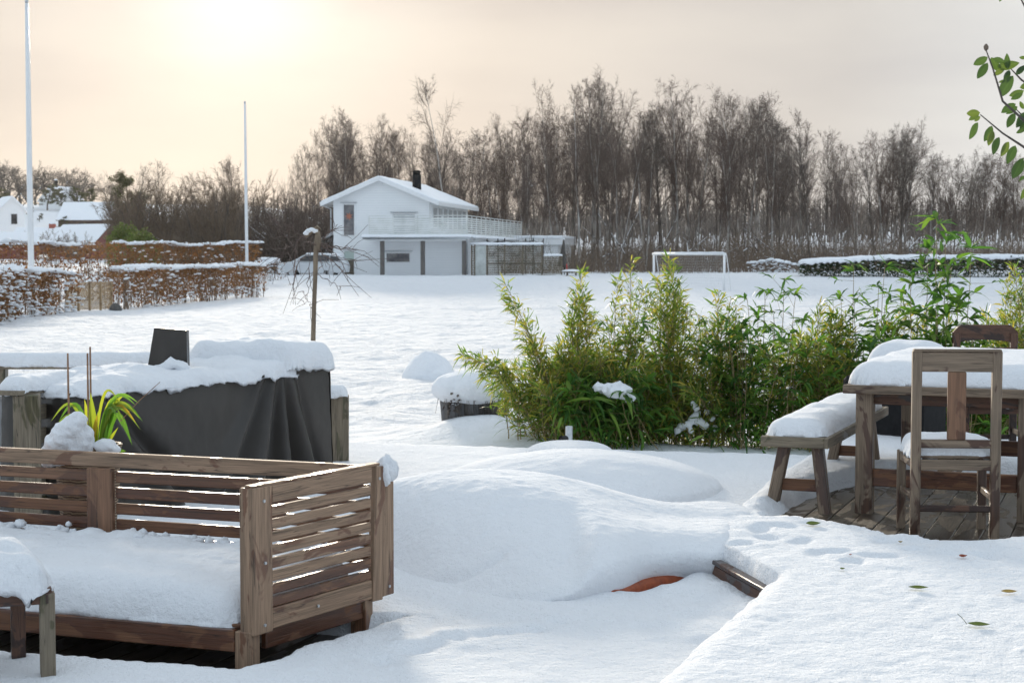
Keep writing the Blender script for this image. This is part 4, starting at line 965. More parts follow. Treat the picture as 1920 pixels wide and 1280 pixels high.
hedge('red_brown_shrub','low reddish twiggy shrub dusted with snow in front of the wood, right of the goal','shrub',[gxy(1405,118),gxy(1490,117)],[.7,.95,.6],1.2,L_BEECH,40,108,.10,1.2,face=.2)

# wooden gate between the hedges, and a stone
g0=np.array(gxy(125,54.5));g1=np.array(gxy(208,56.5))
t=thing('wooden_gate','light brown woven wooden gate panel with five snow tipped uprights between the hedges','gate',(g0[0],g0[1],zat(*g0)))
zb=zat(*g0)-.02;d=(g1-g0)
for k in range(5):
    q=g0+d*k/4; m=MB(); m.beam((*q,zb-.1),(*q,zb+.98),.075,.075); m.build('upright',W_PALE,t)
m=MB()
for k in range(22): m.beam((*(g0+d*.01),zb+.06+.039*k),(*(g1-d*.01),zb+.06+.039*k),.016,.030,ch=.001)
m.beam((*g0,zb+.93),(*g1,zb+.93),.05,.05); m.build('lattice',W_PALE,t)
m=MB()
for k in range(5): q=g0+d*k/4; m.blob((*q,zb+.99),(.07,.07,.06),.3,k,1,9,6)
m.build('snow_cover',SNOW,t,True)
q=gxy(216,54.5); m=MB(); m.blob((*q,zat(*q)+.03),(.22,.2,.20),.4,3,1.5,16,10); tag(m.build('stone',ROCKM,None,True),'dark stone half buried in snow to the right of the wooden gate','stone')
m=MB(); q=gxy(1,49);q2=gxy(160,60)

# ------------------------------------------------------------------ goal
ga=A(1226,500,88);gb=A(1358,500,83.5)
za=zat(ga[0],ga[1]);zb=zat(gb[0],gb[1]); zt=1.68+2/F*85
t=thing('football_goal','white football goal frame with a thin net standing on the snowy field','goal',(gb[0],gb[1],zb))
for p,z in ((ga,za),(gb,zb)):
    m=MB(); m.tube([(p[0],p[1],z-.2),(p[0],p[1],zt)],.06,10); m.build('goal_post',WHITE,t,True)
m=MB(); m.tube([(ga[0]-.06,ga[1],zt),(gb[0]+.06,gb[1],zt)],.065,10); m.build('crossbar',WHITE,t,True)
m=MB(); cap_snow(m,(ga[0],ga[1],zt+.05),(gb[0],gb[1],zt+.05),.09,.05,60,R_=.04,nz=.01,dn=.05); m.build('snow_cover',SNOW,t,True)
dg=np.array([gb[0]-ga[0],gb[1]-ga[1]]);L=np.linalg.norm(dg);dg/=L;ng=np.array([-dg[1],dg[0]])
m=MB();A0=[];B0=[]
bp=lambda s,k: (ga[0]+dg[0]*s+ng[0]*(.15+.35*(1-k)),ga[1]+dg[1]*s+ng[1]*(.15+.35*(1-k)),zb-.1+(zt-zb+.05)*k)
for s in np.arange(0,L,.14): A0.append(bp(s,0));B0.append(bp(s,1))
for k in np.arange(0,1.01,.075): A0.append(bp(0,k));B0.append(bp(L,k))
for s in np.arange(0,L,.14): A0.append(bp(s,1));B0.append((ga[0]+dg[0]*s,ga[1]+dg[1]*s,zt))
m.sticks(A0,B0,.003,.003,4); m.build('net',NETM,t)
for p in (0,L): m=MB(); m.tube([(ga[0]+dg[0]*p,ga[1]+dg[1]*p,zt),bp(p,1),bp(p,0)],.02,6); m.build('net_support',WHITE,t)

# ------------------------------------------------------------------ white house
HO=np.array(gxy(805,110)); HY=R(9); hx=np.array([math.cos(HY),-math.sin(HY)]);hy=np.array([math.sin(HY),math.cos(HY)])
hz=zat(*HO)-.15
def HP(a,b,z): return np.array([*(HO+hx*a+hy*b),z])
def quadbox(m,a0,a1,b0,b1,z0,z1): m.box(HP((a0+a1)/2,(b0+b1)/2,(z0+z1)/2),(a1-a0,b1-b0,z1-z0),np.array([[*hx,0],[*hy,0],[0,0,1]]),ch=.01)
t=thing('white_house','white two storey clapboard house with a balcony and a black chimney','house',(HO[0],HO[1],hz))
zr,ze,zl=6.72,5.35,5.35; ar=-3.3; al=-6.55; hb=14
m=MB()
fr=[HP(al,0,hz),HP(0,0,hz),HP(0,0,ze),HP(ar,0,zr-.05),HP(al,0,zl)]; bk=[p+np.array([*(hy*hb),0]) for p in fr]
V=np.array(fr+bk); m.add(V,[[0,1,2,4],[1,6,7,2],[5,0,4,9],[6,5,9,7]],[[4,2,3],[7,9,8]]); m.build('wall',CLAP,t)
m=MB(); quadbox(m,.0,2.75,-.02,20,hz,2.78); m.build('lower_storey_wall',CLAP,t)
m=MB()
for a,b in ((al-.75,'l'),(.75,'r')):
    z0=zr-(zr-ze)*abs(a-ar)/abs((0 if b=='r' else al)-ar)
    m.beam(HP((a+ar)/2,-.5,(z0+zr)/2+.10),HP((a+ar)/2,hb+.4,(z0+zr)/2+.10),math.hypot(a-ar,z0-zr)+.02,.12,up=np.cross(np.array([*hy,0]),(HP(ar,0,zr)-HP(a,0,z0))*(1 if b=='l' else -1)),ch=.01)
    m.beam(HP(a,-.54,z0+.02),HP(ar,-.54,zr+.02),.05,.26); 
    m.beam(HP(a,-.5,z0+.0),HP(a,hb+.4,z0+.0),.05,.20)
rf=m.build('roof',WHITE,t)
m=MB()
for a,b in ((al-.75,'l'),(.75,'r')):
    z0=zr-(zr-ze)*abs(a-ar)/abs((0 if b=='r' else al)-ar)
    c0,c1,c2,c3=HP(a,-.55,z0+.15),HP(ar+(.02 if b=='l' else -.02),-.55,zr+.15),HP(ar+(.02 if b=='l' else -.02),hb+.4,zr+.15),HP(a,hb+.4,z0+.15)
    if b=='l': pillow(m,c0,c1,c2,c3,.09,.12,nz=.02,dn=.5,seed=61)
    else: pillow(m,c1,c0,c3,c2,.09,.12,nz=.02,dn=.5,seed=62)
ORG['roof']=ORG[t.name]; m.build('roof_snow',SNOW,rf,True)
m=MB()
c=A(781.5,330,113.5); m.tube([(c[0],c[1],5.6),(c[0],c[1],7.15)],.30,14); m.tube([(c[0],c[1],7.15),(c[0],c[1],7.32)],.25,14); m.tube([(c[0],c[1],7.32),(c[0],c[1],7.45)],[.33,.2],14); m.build('chimney',BLACK,rf,True)
def window(px0,px1,y0,y1,b,sill=True,pane=GLASS,mull=()):
    """window on a plane b of the house, located by its image corners"""
    def onpl(px,py):
        d=ray(px,py); o=np.array([0,0,CZ]); p0=HP(0,b,0); n=np.array([*hy,0]); tt=((p0-o)@n)/(d@n); return o+d*tt
    a=onpl(px0,y1);c=onpl(px1,y0); L0=(a[:2]-HO)@hx;L1=(c[:2]-HO)@hx;z0=a[2];z1=c[2]
    m=MB(); fw=.09
    quadbox(m,L0-fw,L0,b-.06,b+.02,z0-fw,z1+fw);quadbox(m,L1,L1+fw,b-.06,b+.02,z0-fw,z1+fw);quadbox(m,L0+.002,L1-.002,b-.058,b+.02,z1,z1+fw);quadbox(m,L0+.002,L1-.002,b-.058,b+.02,z0-fw,z0)
    for k in mull: zc=z0+(z1-z0)*k; quadbox(m,L0,L1,b-.045,b+.0,zc-.03,zc+.03)
    w_=m.build('window',WHITE,t); ORG[w_.name]=ORG[t.name]
    m=MB(); quadbox(m,L0+.003,L1-.003,b-.03,b-.012,z0+.003,z1-.003); m.build('pane',pane,w_)
    m=MB(); quadbox(m,L0-fw-.12,L1+fw+.12,b-.16,b-.003,z1+fw+.03,z1+fw+.09); m.build('drip_board',GREYP if 0 else PIPE,w_)
    return (L0,L1,z0,z1)
f1=window(645,664,384,441,0); 
star=MB(); cL=(f1[0]+f1[1])/2; cz_=f1[2]+.62*(f1[3]-f1[2])
for k in range(7):
    a=k*2*np.pi/7+.4; r0=.30; p=HP(cL+math.cos(a)*r0,-.045,cz_+math.sin(a)*r0);q1=HP(cL+math.cos(a+.42)*.12,-.055,cz_+math.sin(a+.42)*.12);q2=HP(cL+math.cos(a-.42)*.12,-.055,cz_+math.sin(a-.42)*.12);c_=HP(cL,-.075,cz_)
    star.add([p,q1,c_,q2],None,[[0,1,2],[0,2,3]])
star.build('paper_star',material('orange_paper_star',(.45,.14,.08),.6,noisy((.35,.12,.08),(.5,.18,.10),5.0)),bpy.data.objects['window'])
window(646,664,471,516,0,pane=material('half_frosted_glass',(.3,.3,.3),.2,lambda tt,bb:setc(tt,bb,'Base Color',tt.mix(tt.math('GREATER_THAN',tt('ShaderNodeSeparateXYZ',{0:tt('ShaderNodeNewGeometry').outputs['Position']}).outputs[2],1.35),(.11,.095,.075),(.42,.50,.46)))))
window(725,768,475,491,0); CURT=material('curtained_pane',(.5,.52,.53),.2,noisy((.42,.44,.45),(.58,.60,.60),2.0)); window(738,778,402,440,0,mull=(.5,),pane=CURT)
# terrace: slab, eaves board with snow, pillars, railings
m=MB(); quadbox(m,-3.85,2.95,-1.95,-.03,2.60,2.84); m.build('terrace_slab',WHITE,t)
m=MB(); quadbox(m,2.76,3.1,-.02,20.4,2.62,2.83); quadbox(m,-.0,2.74,.02,20.4,2.79,2.84); m.build('terrace_slab',WHITE,t)
m=MB(); pillow(m,HP(-4.1,-2.25,2.845),HP(3.25,-2.25,2.845),HP(3.25,-.9,2.845),HP(-4.1,-.9,2.845),.17,.12,nz=.02,dn=.3,seed=63); pillow(m,HP(2.75,-1.6,2.845),HP(3.5,-1.6,2.80),HP(3.5,20.4,2.80),HP(2.75,20.4,2.845),.15,.12,nz=.02,dn=.4,seed=64); m.build('terrace_snow',SNOW,t,True)
m=MB(); quadbox(m,-4.0,3.2,-2.2,-1.97,2.70,2.83); m.tube([HP(2.9,-2.0,2.7),HP(2.9,-1.9,2.45),HP(2.6,-.3,2.2),HP(2.6,-.2,hz)],.045,8); m.tube([HP(al-.75,-.3,5.0),HP(al-.15,-.1,4.75),HP(al-.15,-.1,3.0)],.045,8); m.build('gutter',PIPE,t,True)
for px in (712,791,871):
    q=A(px,500,108); L0=(q[:2]-HO)@hx; m=MB(); quadbox(m,L0-.13,L0+.13,-1.85,-1.6,hz,2.6); m.build('pillar',GREYP,t)
RAILM=material('mossy_white_railing',(.6,.6,.56),.6,noisy((.56,.58,.55),(.78,.79,.78),1.5))
def rail(a0,b0,a1,b1,name='railing'):
    m=MB(); L=math.hypot(a1-a0,b1-b0); n=max(2,int(L/1.6)+1)
    for k in range(n):
        s=k/(n-1); m.beam(HP(a0+(a1-a0)*s,b0+(b1-b0)*s,2.86),HP(a0+(a1-a0)*s,b0+(b1-b0)*s,4.2),.07,.07)
    for k in range(8):
        m.beam(HP(a0,b0-.05,3.05+.142*k),HP(a1,b1-.05,3.05+.142*k),.022,.098,ch=.002)
    m.beam(HP(a0,b0,4.24),HP(a1,b1,4.24),.14,.04)
    o=m.build(name,RAILM,t)
    m=MB(); m.beam(HP(a0,b0-.055,2.93),HP(a1,b1-.055,2.93),.03,.09); m.build('railing_base_board',W_FENCE,t)
    return o
rail(-3.65,-1.8,2.85,-1.8); rail(2.87,-1.75,3.1,20.2)
# window band of the upper side wall, in shade under the eave
for k in range(7):
    m=MB(); quadbox(m,.003,.05,1.0+1.75*k,2.5+1.75*k,3.4,4.95); w_=m.build('side_window',WHITE,t); ORG[w_.name]=ORG[t.name]
    m=MB(); quadbox(m,.052,.062,1.1+1.75*k,2.4+1.75*k,3.5,4.85); m.build('pane',CURT,w_)
# left wing
m=MB(); V=[HP(-8.3,3,hz),HP(al,3,hz),HP(al,3,3.35),HP(-8.3,3,2.5)]; V+=[p+np.array([*(hy*7),0]) for p in V]; m.add(V,[[0,1,2,3],[1,5,6,2],[4,0,3,7],[5,4,7,6]]); m.build('wing_wall',CLAP,t)
m=MB(); pillow(m,HP(-8.7,2.6,2.42),HP(al,2.6,3.42),HP(al,10.3,3.42),HP(-8.7,10.3,2.42),.2,.15,nz=.03,dn=.3,seed=66); m.build('wing_roof_snow',SNOW,t,True)

# low walls and screens right of the house
t2=thing('slatted_screen','mossy horizontal slat screen with a pale door right of the white house','fence',(*(HO+hx*3.2-hy*2),hz))
def px2a(px,b):
    d=ray(px,490); o=np.array([0,0,CZ]); p0=HP(0,b,0); n=np.array([*hy,0]); q=o+d*(((p0-o)@n)/(d@n)); return float((q[:2]-HO)@hx)
sb=-1.2; a0,a1,a2,ad0,ad1=px2a(884,sb),px2a(1016,sb),px2a(1053,sb),px2a(890,sb),px2a(912,sb)
m=MB()
for k in range(17):
    m.beam(HP(ad1,sb,hz+.12+.115*k),HP(a1,sb,hz+.12+.115*k),.02,.062,ch=.002); m.beam(HP(a0,sb,hz+.12+.115*k),HP(ad0,sb,hz+.12+.115*k),.02,.062,ch=.002)
m.build('slats',W_FENCE,t2)
for a in (a0,ad0,ad1+.02,px2a(946,sb),px2a(980,sb),a1):
    m=MB(); m.beam(HP(a,sb+.06,hz-.1),HP(a,sb+.06,hz+2.1),.10,.10); m.build('post',W_FENCE,t2)
m=MB(); m.beam(HP((ad0+ad1)/2,sb-.01,hz+.05),HP((ad0+ad1)/2,sb-.01,hz+2.02),ad1-ad0-.1,.04,up=(*hy,0)); m.build('door',material('pale_weathered_door',(.5,.52,.5),.6,noisy((.38,.40,.38),(.62,.65,.63),3.0)),t2)
m=MB(); cap_snow(m,HP(a0-.1,sb,hz+2.1),HP(a1+.1,sb,hz+2.1),.35,.15,71,nz=.02,dn=.2,R_=.1); m.build('snow_cover',SNOW,t2,True)
t3=thing('low_slatted_fence','lower slatted fence bay with snow on top beside the dark folded parasol','fence',(*(HO+hx*8-hy*1),hz))
m=MB()
for k in range(11): m.beam(HP(a1+.08,sb,hz+.12+.115*k),HP(a2,sb,hz+.12+.115*k),.02,.07,ch=.002)
m.beam(HP(a2,sb+.05,hz-.1),HP(a2,sb+.05,hz+1.4),.10,.10); m.build('slats',W_FENCE,t3)
m=MB(); cap_snow(m,HP(a1+.12,sb,hz+1.38),HP(a2+.05,sb,hz+1.38),.4,.12,72,nz=.02,dn=.2,R_=.08); m.build('snow_cover',SNOW,t3,True)
t4=thing('flat_roofed_annex','low white flat roofed building with snow behind the slat screen','outbuilding',(*(HO+hx*8+hy*18),hz))
a5,a6=px2a(940,17),px2a(1047,17)
m=MB(); quadbox(m,a5,a6,17,25,hz,2.55); m.build('wall',CLAP,t4)
m=MB(); quadbox(m,a5-.2,a6+.35,16.6,25.3,2.45,2.95); m.build('roof_edge',WHITE,t4)
m=MB(); pillow(m,HP(a5-.25,16.55,2.95),HP(a6+.4,16.55,2.95),HP(a6+.4,25.3,2.95),HP(a5-.25,25.3,2.95),.2,.15,nz=.02,dn=.4,seed=73); m.build('snow_cover',SNOW,t4,True)
t5=thing('trampoline','trampoline with dark safety net poles behind the slat screen','trampoline',(*HP(px2a(990,3),3,hz)[:2],hz))
cA=(px2a(962,3),3.0); 
m=MB(); th=np.linspace(0,2*np.pi,33); m.tube([HP(cA[0]+1.9*math.cos(a),cA[1]+1.9*math.sin(a)+1,hz+.8) for a in th],.05,6,False); m.build('frame',BLACK,t5)
for k in range(6): m=MB(); a=k*np.pi/3+.3; m.tube([HP(cA[0]+1.9*math.cos(a),cA[1]+1+1.9*math.sin(a),hz-.1),HP(cA[0]+1.95*math.cos(a),cA[1]+1+1.95*math.sin(a),hz+2.55)],.035,6); m.build('net_pole',BLACK,t5)
m=MB()
for zq in np.arange(.85,2.4,.11):
    P=[HP(cA[0]+1.9*math.cos(a),cA[1]+1+1.9*math.sin(a),hz+zq-.12*abs(math.sin((a-.3)*3))*(zq/2.4)) for a in np.linspace(0,2*np.pi,49)]; m.sticks(P[:-1],P[1:],.012 if zq<2.3 else .03,.012 if zq<2.3 else .03)
m.build('safety_net',BLACK,t5)
q=HP(px2a(1058,-.5),-.5,hz)
t6=thing('folded_parasol','dark folded parasol standing beside the low slatted fence','parasol',(q[0],q[1],hz))
m=MB(); m.tube([q+np.array([0,0,.0]),q+np.array([-.03,0,2.45])],.03,8); m.build('mast',BLACK,t6)
m=MB(); k=np.linspace(0,1,12); m.tube([q+np.array([-.03-.12*(1-s),0,.65+1.75*s]) for s in k],.05+.30*(1-k)**1.2,12); m.build('folded_canopy',TARP,t6,True)
m=MB(); m.blob(q+np.array([-.03,0,2.45]),(.07,.07,.07),.2,2,1,9,6); m.build('snow_lump',SNOW,t6,True)
q=HP(px2a(1064,-1.2),-1.2,hz); m=MB(); m.tube([q+np.array([0,0,-.1]),q+np.array([-.05,0,.85])],.03,8); tag(m.build('snow_stake',REDP),'thin bright red stake in the snow beside the folded parasol','stake')
q=HP(px2a(1072,-2.5),-2.5,hz)
t7=thing('garden_table','small green garden table with a disc of snow right of the red stake','table',(q[0],q[1],hz))
m=MB(); m.tube([q+np.array([0,0,.32]),q+np.array([0,0,.38])],.62,20); m.build('tabletop',W_FENCE,t7)
for a in (.7,2.2,3.8,5.3):
    m=MB(); m.tube([q+np.array([.45*math.cos(a),.45*math.sin(a),-.1]),q+np.array([.40*math.cos(a),.40*math.sin(a),.33])],.03,6); m.build('leg',W_FENCE,t7)
m=MB(); m.blob(q+np.array([0,0,.38]),(.66,.66,.13),.1,2,1,24,8,.1); m.build('snow_cover',SNOW,t7,True)

# ------------------------------------------------------------------ car left of the house
cx0=A(522,505,108)[0]; CY=108.0; cz0=zat(cx0+2,CY)-.12
t=thing('parked_car','white estate car parked behind the snow bank at the left of the white house','car',(cx0+2.3,CY,cz0))
def CQ(x,y,z): return np.array([cx0+x*1.0,CY+y,cz0+z])
prof=[(0.02,.45),(0,.70),(.10,.92),(.95,1.03),(1.75,1.46),(2.3,1.54),(3.5,1.52),(4.25,1.38),(4.52,.98),(4.6,.75),(4.55,.35),(3.98,.28),(3.9,.45),(3.65,.66),(3.35,.66),(3.10,.45),(3.02,.27),(1.45,.27),(1.37,.45),(1.12,.66),(.82,.66),(.57,.45),(.5,.28),(.1,.30)]
Vp=np.array(prof); m=MB(); W2=.86
ins=np.where(Vp[:,1]>1.1,.14,.0)+np.where(Vp[:,1]>1.4,.05,0)
rings=[]
for y,sc_ in ((-W2,0),(-W2+.05,1),(W2-.05,1),(W2,0)):
    yy_=np.sign(y)*(abs(y)-ins); c_=Vp.mean(0); Q_=Vp if sc_ else c_+(Vp-c_)*.965
    rings.append(np.array([CQ(a,b_,c2) for (a,c2),b_ in zip(Q_,yy_)]))
Rg=np.array(rings); Rg=np.concatenate([Rg,Rg[:,:1]],1); m.grid(Rg[...,0],Rg[...,1],Rg[...,2])
for s,rg in ((0,rings[0]),(1,rings[3])):
    cen=rg.mean(0); n=len(rg); m.add(np.concatenate([rg,[cen]]),None,[[i,(i+1)%n,n] if s else [(i+1)%n,i,n] for i in range(n)])
m.build('body',CARP,t)
for pts,nm in (([(1.30,1.06),(1.78,1.40),(2.45,1.45),(2.45,1.06)],'side_window'),([(2.52,1.06),(2.52,1.45),(3.40,1.43),(3.40,1.06)],'side_window'),([(3.47,1.06),(3.47,1.42),(3.95,1.34),(4.15,1.10)],'side_window')):
    m=MB(); A1=np.array([CQ(a,-.88+(.02 if c<1.2 else .145),c) for a,c in pts]);B1=A1+np.array([0,.06,0]); V=np.concatenate([A1,B1]); m.add(V,[[0,1,2,3],[7,6,5,4]]+[[i,(i+1)%4,4+(i+1)%4,4+i] for i in range(4)]); m.build(nm,GLASSD,t)
for x in (.97,3.5):
    for y in (-.80,.62):
        m=MB(); m.tube([CQ(x,y,.32),CQ(x,y+.2,.32)],.32,20); w_=m.build('wheel',RUB,t); ORG[w_.name]=ORG[t.name]
        m=MB(); m.tube([CQ(x,y-.012,.32),CQ(x,y+.01,.32)],.2,16); m.build('rim',PIPE,w_)
for y in (-.6,.6): m=MB(); m.box(CQ(.05,y,.78),(.12,.3,.12),ch=.03); m.build('headlight',GLASS,t)
m=MB(); m.box(CQ(1.45,-.95,1.1),(.12,.16,.12),ch=.03); m.build('wing_mirror',CARP,t)
m=MB(); pillow(m,CQ(1.85,-.6,1.48),CQ(4.1,-.6,1.42),CQ(4.1,.6,1.42),CQ(1.85,.6,1.48),.12,.1,nz=.02,dn=.1,seed=77); m.build('roof_snow',SNOW,t,True)

# ------------------------------------------------------------------ houses on the left
def gable_house(name,label,cat,c,yaw,wd,dp,hw,hr,wallm,wins=(),chim=None,ov=.35,zb=None):
    """c: front centre; gable end faces the front"""
    x=np.array([math.cos(yaw),-math.sin(yaw)]);y=np.array([math.sin(yaw),math.cos(yaw)])
    zb=zat(*c)-.3 if zb is None else zb
    P=lambda a,b,z: np.array([*(np.array(c)+x*a+y*b),zb+z])
    t=thing(name,label,cat,(c[0],c[1],zb))
    m=MB(); f=[P(-wd/2,0,0),P(wd/2,0,0),P(wd/2,0,hw),P(0,0,hw+hr),P(-wd/2,0,hw)];b=[p+np.array([*(y*dp),0]) for p in f]
    m.add(np.array(f+b),[[0,1,2,4],[1,6,7,2],[5,0,4,9],[6,5,9,7]],[[4,2,3],[7,9,8]]); m.build('wall',wallm,t)
    m=MB();ms=MB()
    for s in (-1,1):
        zo=hw-hr*ov/(wd/2)
        e0,e1=P(s*(wd/2+ov),-ov,zo),P(0,-ov,hw+hr); e2,e3=P(0,dp+ov,hw+hr),P(s*(wd/2+ov),dp+ov,zo)
        up=np.array([0,0,.14]); m.add([e0,e1,e2,e3,e0+up,e1+up,e2+up,e3+up],[[0,1,2,3],[4,7,6,5],[0,4,5,1],[1,5,6,2],[2,6,7,3],[3,7,4,0]])
        up=np.array([0,0,.145]); q=[e0+up,e1+up,e2+up,e3+up]
        pillow(ms,*(q if s<0 else [q[1],q[0],q[3],q[2]]),.22,.2,nz=.03,ns=1,dn=.6,seed=80+s)
    r_=m.build('roof',WHITE if wallm is CLAP else W_DARK,t); ORG[r_.name]=ORG[t.name]; ms.build('roof_snow',SNOW,r_,True)
    for a,z0,z1,w_ in wins:
        m=MB(); m.box(P(a,-.03,(z0+z1)/2),(w_+.2,.12,z1-z0+.2),np.array([[*x,0],[*y,0],[0,0,1]])); o=m.build('window',WHITE,t); ORG[o.name]=ORG[t.name]
        m=MB(); m.box(P(a,-.06,(z0+z1)/2),(w_,.10,z1-z0),np.array([[*x,0],[*y,0],[0,0,1]])); m.build('pane',GLASSD,o)
    if chim:
        a,b_,h_,mt=chim; m=MB(); m.beam(P(a,b_,hw+hr*.3),P(a,b_,hw+hr+h_),.7,.7); m.build('chimney',mt,r_)
        m=MB(); m.blob(P(a,b_,hw+hr+h_),(.45,.45,.25),.2,1,1,9,6); m.build('chimney_snow',SNOW,r_,True)
    return t
gable_house('white_cottage','white gabled house with one small window at the far left edge','house',gxy(24,215)[:2],R(-28),3.2,6,4.8,1.6,CLAP,wins=((.25,3.0,4.3,.75),),zb=A(0,452,215)[2]-.8)
gable_house('small_snowy_shed','low shed roof under snow below the white gabled house','shed',gxy(-2,170)[:2],R(70),4.2,3.6,1.5,1.0,RED,zb=A(0,462,170)[2]-1.3)
gable_house('long_roofed_house','long low house with a snowy roof and a red brick chimney','house',gxy(190,205)[:2],R(-84),5.5,10.5,1.5,1.6,RED,chim=(0,6.2,.7,BRICK),zb=A(100,462,205)[2]-1.0)
gable_house('red_barn','dark red barn with a wide snowy roof slope behind the hedges','barn',gxy(203,188)[:2],R(-66),5.6,6.0,1.7,2.0,RED,zb=A(200,466,188)[2]-1.2)
gable_house('hilltop_house','pale snow covered house among the bare oaks on the hilltop','house',gxy(97,372)[:2],R(20),6.2,8,2.2,3.0,CLAP,chim=(0,2,1.6,BLACK),zb=A(97,386,372)[2]-1.0)
gable_house('hillside_house','wide snow covered roof with a small dark vent on the slope of the hill','house',gxy(232,322)[:2],R(-86),8,11.5,1.6,3.2,W_DARK,chim=(2.6,6.6,-.8,BLACK),zb=A(180,418,322)[2]-1.0)

# ------------------------------------------------------------------ trees
def grow(r,P,D,L,r0,r1,seg,wan,trop):
    n=len(P); pts=np.zeros((n,seg+1,3)); pts[:,0]=P; d=D.copy(); st=(L/seg)[:,None]
    for i in range(seg):
        d=d+r.normal(size=(n,3))*wan+np.array([0,0,1.])*trop; d/=np.linalg.norm(d,axis=1)[:,None]; pts[:,i+1]=pts[:,i]+d*st
    k=np.linspace(0,1,seg+1)[None]; return pts,np.asarray(r0)[:,None]*(1-k)+np.asarray(r1)[:,None]*k
def kids(r,pts,rad,L,num,t0,t1,ang,lr,tp=0.5,shape=None):
    n,s1,_=pts.shape; s=s1-1; idx=np.repeat(np.arange(n),num); t=r.uniform(t0,t1,len(idx)); f=t*s; i=np.minimum(f.astype(int),s-1); fr=(f-i)[:,None]
    P=pts[idx,i]*(1-fr)+pts[idx,i+1]*fr; pd=pts[idx,i+1]-pts[idx,i]; pd/=np.linalg.norm(pd,axis=1)[:,None]
    q=np.cross(pd,r.normal(size=pd.shape)); q/=np.linalg.norm(q,axis=1)[:,None]; a=r.normal(ang,ang*.25,len(idx))[:,None]
    D=pd*np.cos(a)+q*np.sin(a); l=L[idx]*lr*r.uniform(.65,1.25,len(idx))*((1-tp*t) if shape is None else shape(t)); rr=(rad[idx,i]*(1-fr[:,0])+rad[idx,i+1]*fr[:,0])
    return P,D,l,rr
def put(mb,pts,rad,n=3):
    for i in range(pts.shape[1]-1): mb.sticks(pts[:,i],pts[:,i+1],rad[:,i],rad[:,i+1],n)
